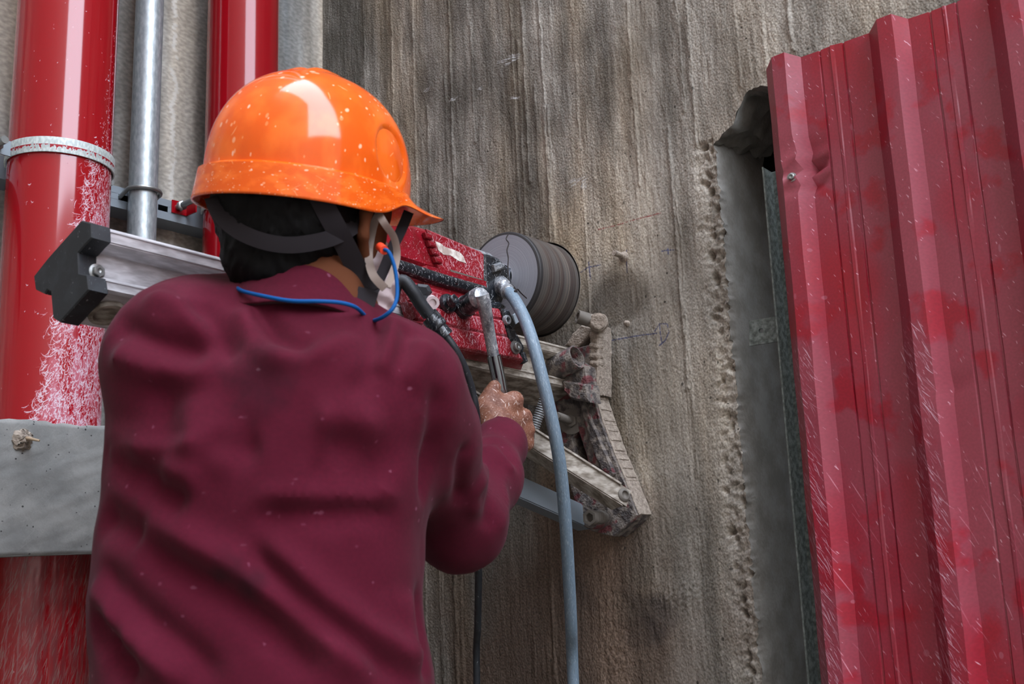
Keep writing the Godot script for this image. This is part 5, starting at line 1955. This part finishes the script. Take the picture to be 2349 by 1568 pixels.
	hd.bone(at.call(0, -0.05, 0.01), at.call(0, -0.118, 0.058), 0.062, 0.026)
	for s in [-1.0, 1.0]:
		hd.bone(at.call(0.038 * s, -0.05, 0.052), at.call(0.05 * s, -0.085, 0.015), 0.03, 0.024)
		hd.bone(at.call(0.012 * s, -0.022, 0.09), at.call(0.045 * s, -0.02, 0.07), 0.012, 0.012)
	hd.bone(at.call(0, -0.032, 0.092), at.call(0, -0.068, 0.112), 0.009, 0.0125)
	hd.bone(at.call(-0.018, -0.092, 0.088), at.call(0.018, -0.092, 0.088), 0.008, 0.008)
	hd.bone(at.call(0, -0.07, -0.03), dp(745, 728, 1.085), 0.056, 0.060)
	hd.nets(skin, 0.005)
	for s in [-1.0, 1.0]:                                   # ears
		var er := Field.new()
		er.k = 0.006
		var xs: float = 0.090 * s
		er.chain([at.call(xs - 0.008 * s, -0.028, 0.006), at.call(xs + 0.004 * s, -0.022, -0.008), at.call(xs + 0.009 * s, -0.036, -0.022), at.call(xs + 0.006 * s, -0.060, -0.020), at.call(xs - 0.003 * s, -0.082, -0.004)], [0.0058, 0.0062, 0.0062, 0.0058, 0.0075])
		er.bone(at.call(xs - 0.010 * s, -0.040, -0.004), at.call(xs - 0.008 * s, -0.070, -0.004), 0.010, 0.008)
		er.nets(skin, 0.003)
	var neck_part := Build.new()
	var body := put("body", skin.mesh(), mats["brown skin"], man)
	hand_right(man)
	hand_left(man)
	# eyes, below the peak
	for s in [-1.0, 1.0]:
		b = Build.new()
		lathe(b, at.call(0.031 * s, -0.036, 0.074), hf, [[0.0, -0.011], [0.008, -0.008], [0.0115, 0.0], [0.008, 0.008], [0.0, 0.0115]], 14)
		put("eye", b.mesh(), mats["mask fabric"], body)
	# hair
	var hh := Field.new()
	hh.k = 0.03
	hh.bone(at.call(0, -0.005, -0.034), at.call(0, 0.01, 0.01), 0.077, 0.076)
	hh.bone(at.call(0, -0.045, -0.046), at.call(0, -0.082, -0.052), 0.068, 0.052)
	for s in [-1.0, 1.0]: hh.bone(at.call(0.045 * s, -0.03, -0.03), at.call(0.055 * s, -0.055, -0.035), 0.046, 0.030)
	hh.bone(at.call(0.022, -0.06, -0.048), at.call(0.016, -0.100, -0.052), 0.052, 0.043)
	b = Build.new()
	hh.nets(b, 0.006)
	for i in b.v.size():
		b.v[i] += hh.slope(b.v[i], 0.004) * (0.0035 * wn.get_noise_3dv(b.v[i] * Vector3(160, 60, 160)) + 0.002 * wn.get_noise_3dv(b.v[i] * 30.0))
	put("hair", b.mesh(), mats["black hair"], man)
	hard_hat(org, hb, hd, hh)

func grip(f: Field, b: Build) -> void:
	f.nets(b, 0.003)

func hand_right(man: Node3D) -> void:
	var f := Field.new()
	f.k = 0.011
	var wrist := dp(1140, 1000, 1.52)
	f.bone(dp(1146, 1030, 1.47), wrist, 0.026, 0.0235)
	f.bone(wrist, dp(1150, 975, 1.535), 0.0235, 0.020)
	var kn := [[1180, 916, 1.565], [1202, 956, 1.57], [1208, 986, 1.572], [1206, 1016, 1.572]]
	var roots := [[1128, 950, 1.545], [1140, 962, 1.54], [1152, 980, 1.54], [1160, 998, 1.545]]
	for i in 4:
		var k := dp(kn[i][0], kn[i][1], kn[i][2])
		f.bone(dp(roots[i][0], roots[i][1], roots[i][2]), k, 0.0165, [0.0112, 0.0116, 0.011, 0.0104][i])
		var dx: float = [26.0, 30.0, 30.0, 24.0][i]
		# knuckle, then round the handle and back to the palm
		f.chain([k, dp(kn[i][0] - 2, kn[i][1] + 5, 1.612), dp(kn[i][0] - dx, kn[i][1] + 10, 1.628), dp(kn[i][0] - dx - 28, kn[i][1] + 8, 1.612)], [0.0106, 0.0092, 0.0086, 0.0078])
	for i in 3: f.bone(dp(roots[i][0], roots[i][1], 1.555), dp(roots[i + 1][0], roots[i + 1][1], 1.555), 0.016, 0.016)
	# thumb lies up along the handle
	f.chain([dp(1118, 962, 1.54), dp(1114, 940, 1.545), dp(1124, 910, 1.556), dp(1134, 887, 1.564)], [0.0155, 0.0142, 0.0116, 0.0108])
	f.bone(dp(1116, 934, 1.548), dp(1176, 924, 1.560), 0.0165, 0.0135)
	var b := Build.new()
	f.nets(b, 0.0028)
	# tendons and creases
	for i in b.v.size(): b.v[i] += f.slope(b.v[i], 0.003) * 0.0008 * wn.get_noise_3dv(b.v[i] * 120.0)
	var h := put("hand", b.mesh(), mats["cement flecked skin"], man)
	h.set_meta("label", "cement-flecked right hand")
	b = Build.new()
	var tip := dp(1137, 889, 1.572)
	block(b, tip, view.x * 0.005, view.y * 0.006, view.z * 0.0015, 0.001)
	put("thumbnail", b.mesh(), mats["cement flecked skin"], h)

func hand_left(man: Node3D) -> void:
	var f := Field.new()
	f.k = 0.010
	var w := Vector3(0.165, 1.598, 0.63)
	f.bone(Vector3(0.165, 1.59, 0.66), w, 0.025, 0.023)
	for i in 4:
		var z := 0.60 - 0.0 - i * 0.019
		var k := Vector3(0.118, 1.640 - i * 0.002, z - 0.008)
		f.bone(w + Vector3(-0.006, 0.004, -0.012 - i * 0.006), k, 0.016, 0.012)
		f.chain([k, k + Vector3(-0.030, 0.004, -0.004), k + Vector3(-0.052, -0.002, -0.004), k + Vector3(-0.07, -0.010, -0.004)], [0.0115, 0.0095, 0.0088, 0.0078])
	f.chain([w + Vector3(-0.01, -0.004, 0.0), w + Vector3(-0.034, -0.010, -0.012), w + Vector3(-0.062, -0.012, -0.030)], [0.0155, 0.013, 0.0105])
	var b := Build.new()
	f.nets(b, 0.003)
	put("hand", b.mesh(), mats["cement flecked skin"], man)

# ---------------------------------------------------------------- hard hat, straps, mask, ear plugs
func hat_paint() -> Array:
	var n := 1024
	var p := Paint.new(n, n, Color8(236, 98, 22))
	var q := Paint.new(n, n, Color(0.11, 0.11, 0.11))
	var a := stretched(501, 0.01, n, n, n, n, 4)
	for i in n * n:
		var t := clampf((a[i] - 100.0) / 80.0, 0.0, 1.0)
		var c := Color8(226, 90, 18).lerp(Color8(240, 108, 32), t)
		p.data[i * 3] = c.r8; p.data[i * 3 + 1] = c.g8; p.data[i * 3 + 2] = c.b8
	rng.seed = 502
	for i in 1500:
		var x := rng.randf() * n
		var y := n * (rng.randf() * 0.98)
		var s := rng.randf_range(1.0, 3.4) * (1.7 if rng.randf() < 0.12 else 1.0)
		p.blob(x, y, s, s * rng.randf_range(0.8, 1.5), Color8(250, 206, 188), rng.randf_range(0.3, 0.9))
	for i in 130:
		p.stroke(rng.randf() * n, rng.randf() * n, rng.randf_range(0, TAU), rng.randf_range(6, 46), rng.randf_range(0.5, 1.2), Color8(250, 190, 150), rng.randf_range(0.3, 0.8))
	for i in 60:
		q.stroke(rng.randf() * n, rng.randf() * n, rng.randf_range(0, TAU), rng.randf_range(8, 60), 1.2, Color(0.5, 0.5, 0.5), 0.6)
	return [p.texture(), q.texture()]

func hat_point(al: float, s: float, inner: float) -> Vector3:
	# al: angle from the front, s: 0 crown .. 1 foot of the dome .. 1.2 ledge .. 2 rim; x right, y up, z back
	var ca := cos(al)
	var sa := sin(al)
	var base := 1.0 / pow(pow(absf(sa) / 0.1045, 2.2) + pow(absf(ca) / 0.121, 2.2), 1.0 / 2.2)
	var deg := absf(rad_to_deg(wrapf(al, -PI, PI)))
	var peak := smoothstep(78.0, 40.0, deg)
	var r := base
	var y := 0.0
	if s <= 1.0:
		var th := PI / 2 * (1.0 - s)
		r = base * pow(cos(th), 0.86)
		y = 0.124 * pow(sin(th), 0.93)
	elif s <= 1.2:
		var t := (s - 1.0) / 0.2
		r = base + 0.0055 * t * (1.0 - peak)
		y = -0.003 * t
	else:
		var t := (s - 1.2) / 0.8
		var cut := exp(-pow((deg - 72.0) / 17.0, 2.0))
		var drop := lerpf(0.034, 0.0335, smoothstep(90.0, 180.0, deg)) * (1.0 - 0.55 * cut)
		drop = lerpf(drop, 0.015, peak)
		r = base + 0.0055 * (1.0 - peak) + 0.004 * t + 0.04 * peak * pow(t, 1.25)
		y = -0.003 - drop * (t if peak < 0.01 else lerpf(t, pow(t, 0.8), peak))
	var p := Vector3(sa * (r - inner), y - inner * (1.0 if s < 1.0 else 0.0), -ca * (r - inner))
	return p

func hard_hat(org: Vector3, hb: Basis, head: Field, hair: Field) -> void:
	var hat := thing("hard_hat", org, "scuffed orange hard hat speckled with cement on the worker's head", "hard hat")
	var pics := hat_paint()
	var m := mat("orange hat shell", Color.WHITE, 1.0)
	m.albedo_texture = pics[0]
	m.roughness_texture = pics[1]
	m.subsurf_scatter_enabled = true
	m.subsurf_scatter_strength = 0.06
	var nu := 144
	var ss := []
	for i in 40: ss.append(i / 39.0)
	for v in [1.0, 1.1, 1.2, 1.2]: ss.append(v)
	for i in 12: ss.append(1.2 + 0.8 * (i + 1) / 12.0)
	# dish pressed into the temple
	var dish := hb.inverse() * (dish_point(org, hb, 905, 352) - org)
	var b := Build.new()
	for side in 2:
		var start := b.v.size()
		for s in ss:
			for k in nu + 1:
				var al := TAU * k / nu - PI
				var p := hat_point(al, s, 0.0028 * side)
				if side == 0:
					var mir := Vector3(-dish.x, dish.y, dish.z)
					for d in [dish, mir]:
						var l := p.distance_to(d) / 0.037
						if l < 1.0: p -= Vector3(d.x, d.y * 0.6, d.z).normalized() * 0.012 * smoothstep(1.0, 0.45, l)
					# ridges on the crown
					var rx := absf(p.x)
					if p.y > 0.11 and absf(p.z) < 0.06:
						for c in [0.0, 0.022]:
							p.y += 0.0035 * exp(-pow((rx - c) / 0.005, 2.0)) * smoothstep(0.06, 0.03, absf(p.z))
				var flat := Vector2(sin(al), -cos(al)) * (0.46 * minf(s, 2.0) / 2.0)
				b.vert(org + hb * p, Vector2(0.5, 0.5) + flat)
		for j in ss.size() - 1:
			if ss[j] == ss[j + 1]: continue
			for k in nu:
				var a := start + j * (nu + 1) + k
				if side == 0: b.quad(a, a + 1, a + nu + 2, a + nu + 1)
				else: b.quad(a, a + nu + 1, a + nu + 2, a + 1)
	# rim between the two skins
	var row := (ss.size() - 1) * (nu + 1)
	var other := ss.size() * (nu + 1) + row
	for k in nu: b.quad(row + k, row + k + 1, other + k + 1, other + k)
	put("shell", b.mesh(), m, hat)
	# webbing of the harness: nape band and chin straps
	var dark: Material = mats["helmet webbing"]
	var far := func(list: Array, lift: float, fields: Array) -> Array:
		var out := []
		for q in list:
			var best := 9.0
			for f in fields: best = minf(best, (f.hit(EYE, ray(q[0], q[1])) - EYE).length())
			if best > 1.35: best = (dp(q[0], q[1], 1.06) - EYE).length()
			out.append(best - lift)
		var path := []
		for i in list.size():
			var near: float = minf(out[i], 0.5 * (out[maxi(i - 1, 0)] + out[mini(i + 1, list.size() - 1)]))
			path.append(EYE + ray(list[i][0], list[i][1]).normalized() * near)
		return path
	b = Build.new()
	ribbon(b, far.call([[488, 452], [505, 492], [545, 528], [600, 552], [660, 562], [720, 556], [775, 540], [825, 508], [850, 470]], 0.004, [head, hair]), 0.017, 0.0016)
	put("nape_band", b.mesh(), dark, hat)
	b = Build.new()
	ribbon(b, far.call([[728, 440], [750, 484], [775, 530], [800, 578], [825, 628], [850, 672]], 0.006, [head, hair]), 0.022, 0.0016)
	put("chin_strap", b.mesh(), dark, hat)
	b = Build.new()
	ribbon(b, [dp(938, 486, 1.145), dp(922, 525, 1.135), dp(900, 570, 1.12), dp(880, 620, 1.10), dp(856, 668, 1.075)], 0.012, 0.0014)
	put("chin_strap", b.mesh(), dark, hat)
	b = Build.new()
	ribbon(b, far.call([[846, 664], [838, 690], [826, 716]], 0.005, [head]), 0.022, 0.0018)
	put("chin_strap", b.mesh(), dark, hat)
	# dust mask
	var at := func(x: float, u: float, f: float) -> Vector3: return org + hb * Vector3(x, u, -f)
	var mk := thing("face_mask", at.call(0, -0.08, 0.1), "pale pinkish dust mask over the worker's mouth", "mask")
	var f := Field.new()
	f.k = 0.02
	f.bone(at.call(0, -0.055, 0.092), at.call(0, -0.11, 0.078), 0.030, 0.036)
	for s in [-1.0, 1.0]:
		f.bone(at.call(0.02 * s, -0.07, 0.075), at.call(0.046 * s, -0.085, 0.050), 0.036, 0.026)
		f.bone(at.call(0.015 * s, -0.115, 0.060), at.call(0.036 * s, -0.118, 0.035), 0.034, 0.026)
	f.bone(at.call(0.034, -0.125, 0.078), at.call(0.030, -0.150, 0.060), 0.028, 0.024)
	f.bone(at.call(0.056, -0.100, 0.070), at.call(0.046, -0.140, 0.062), 0.022, 0.024)
	b = Build.new()
	f.nets(b, 0.004)
	for i in b.v.size(): b.v[i] += f.slope(b.v[i], 0.004) * (0.0022 * sin(hb.inverse().y.dot(b.v[i]) * 420.0) + 0.003 * wn.get_noise_3dv(b.v[i] * 30.0))
	put("mask_body", b.mesh(), mats["mask fabric"], mk)
	b = Build.new()
	ribbon(b, far.call([[872, 470], [862, 500], [852, 540], [846, 585], [856, 630], [884, 662]], 0.010, [head]), 0.009, 0.0012)
	put("ear_loop", b.mesh(), mats["pale webbing"], mk)
	b = Build.new()
	ribbon(b, [dp(868, 488, 1.075), dp(882, 512, 1.07), dp(904, 545, 1.09), dp(911, 585, 1.10), dp(902, 625, 1.09), dp(888, 658, 1.075)], 0.008, 0.0012)
	put("ear_loop", b.mesh(), mats["pale webbing"], mk)
	# corded ear plugs
	var cp := thing("ear_plugs", dp(878, 570, 1.05), "orange ear plug on a bright blue cord round the worker's collar", "ear plugs")
	b = Build.new()
	tube(b, PackedVector3Array([dp(872, 566, 1.06), dp(882, 574, 1.045)]), 0.0048, 12)
	put("plug", b.mesh(), mats["orange plug"], cp)
	b = Build.new()
	tube(b, curve([dp(880, 572, 1.047), dp(892, 578, 1.04), dp(903, 604, 1.035), dp(910, 640, 1.03), dp(911, 680, 1.02), dp(902, 706, 1.01), dp(886, 722, 1.01), dp(868, 732, 1.02), dp(845, 738, 1.05)], 6), 0.0021, 10)
	put("cord", b.mesh(), mats["blue cord"], cp)
	b = Build.new()
	tube(b, curve([dp(540, 655, 1.06), dp(556, 667, 1.02), dp(610, 680, 0.993), dp(670, 690, 0.985), dp(730, 691, 0.985), dp(780, 694, 0.993), dp(815, 704, 1.005), dp(836, 722, 1.03)], 6), 0.0021, 10)
	put("cord", b.mesh(), mats["blue cord"], cp)

func dish_point(org: Vector3, hb: Basis, px: float, py: float) -> Vector3:
	# where that line of sight meets the plain dome
	var d := ray(px, py).normalized()
	var best := org
	var least := 1e9
	for i in 46:
		for k in 180:
			var p := org + hb * hat_point(TAU * k / 180.0, i / 46.0, 0.0)
			var w := p - EYE
			var e := (w - d * w.dot(d)).length() + w.length() * 0.02
			if e < least:
				least = e
				best = p
	return best

# flat strap along a path, its face towards the outside of the head
func ribbon(b: Build, pts: Array, wide: float, thick: float) -> void:
	var path := curve(pts, 6)
	var n := path.size()
	var start := b.v.size()
	for i in n:
		var t := (path[mini(i + 1, n - 1)] - path[maxi(i - 1, 0)]).normalized()
		var outw := (EYE - path[i]).normalized()
		outw = (outw - t * outw.dot(t)).normalized()
		var s := t.cross(outw)
		for c in [[-0.5, 0.5], [0.5, 0.5], [0.5, -0.5], [-0.5, -0.5]]:
			b.vert(path[i] + s * wide * c[0] + outw * thick * c[1])
	for i in n - 1:
		for k in 4:
			var a := start + i * 4 + k
			var e := start + i * 4 + (k + 1) % 4
			b.quad(a, e, e + 4, a + 4)
	b.quad(start, start + 3, start + 2, start + 1)
	var z := start + (n - 1) * 4
	b.quad(z, z + 1, z + 2, z + 3)
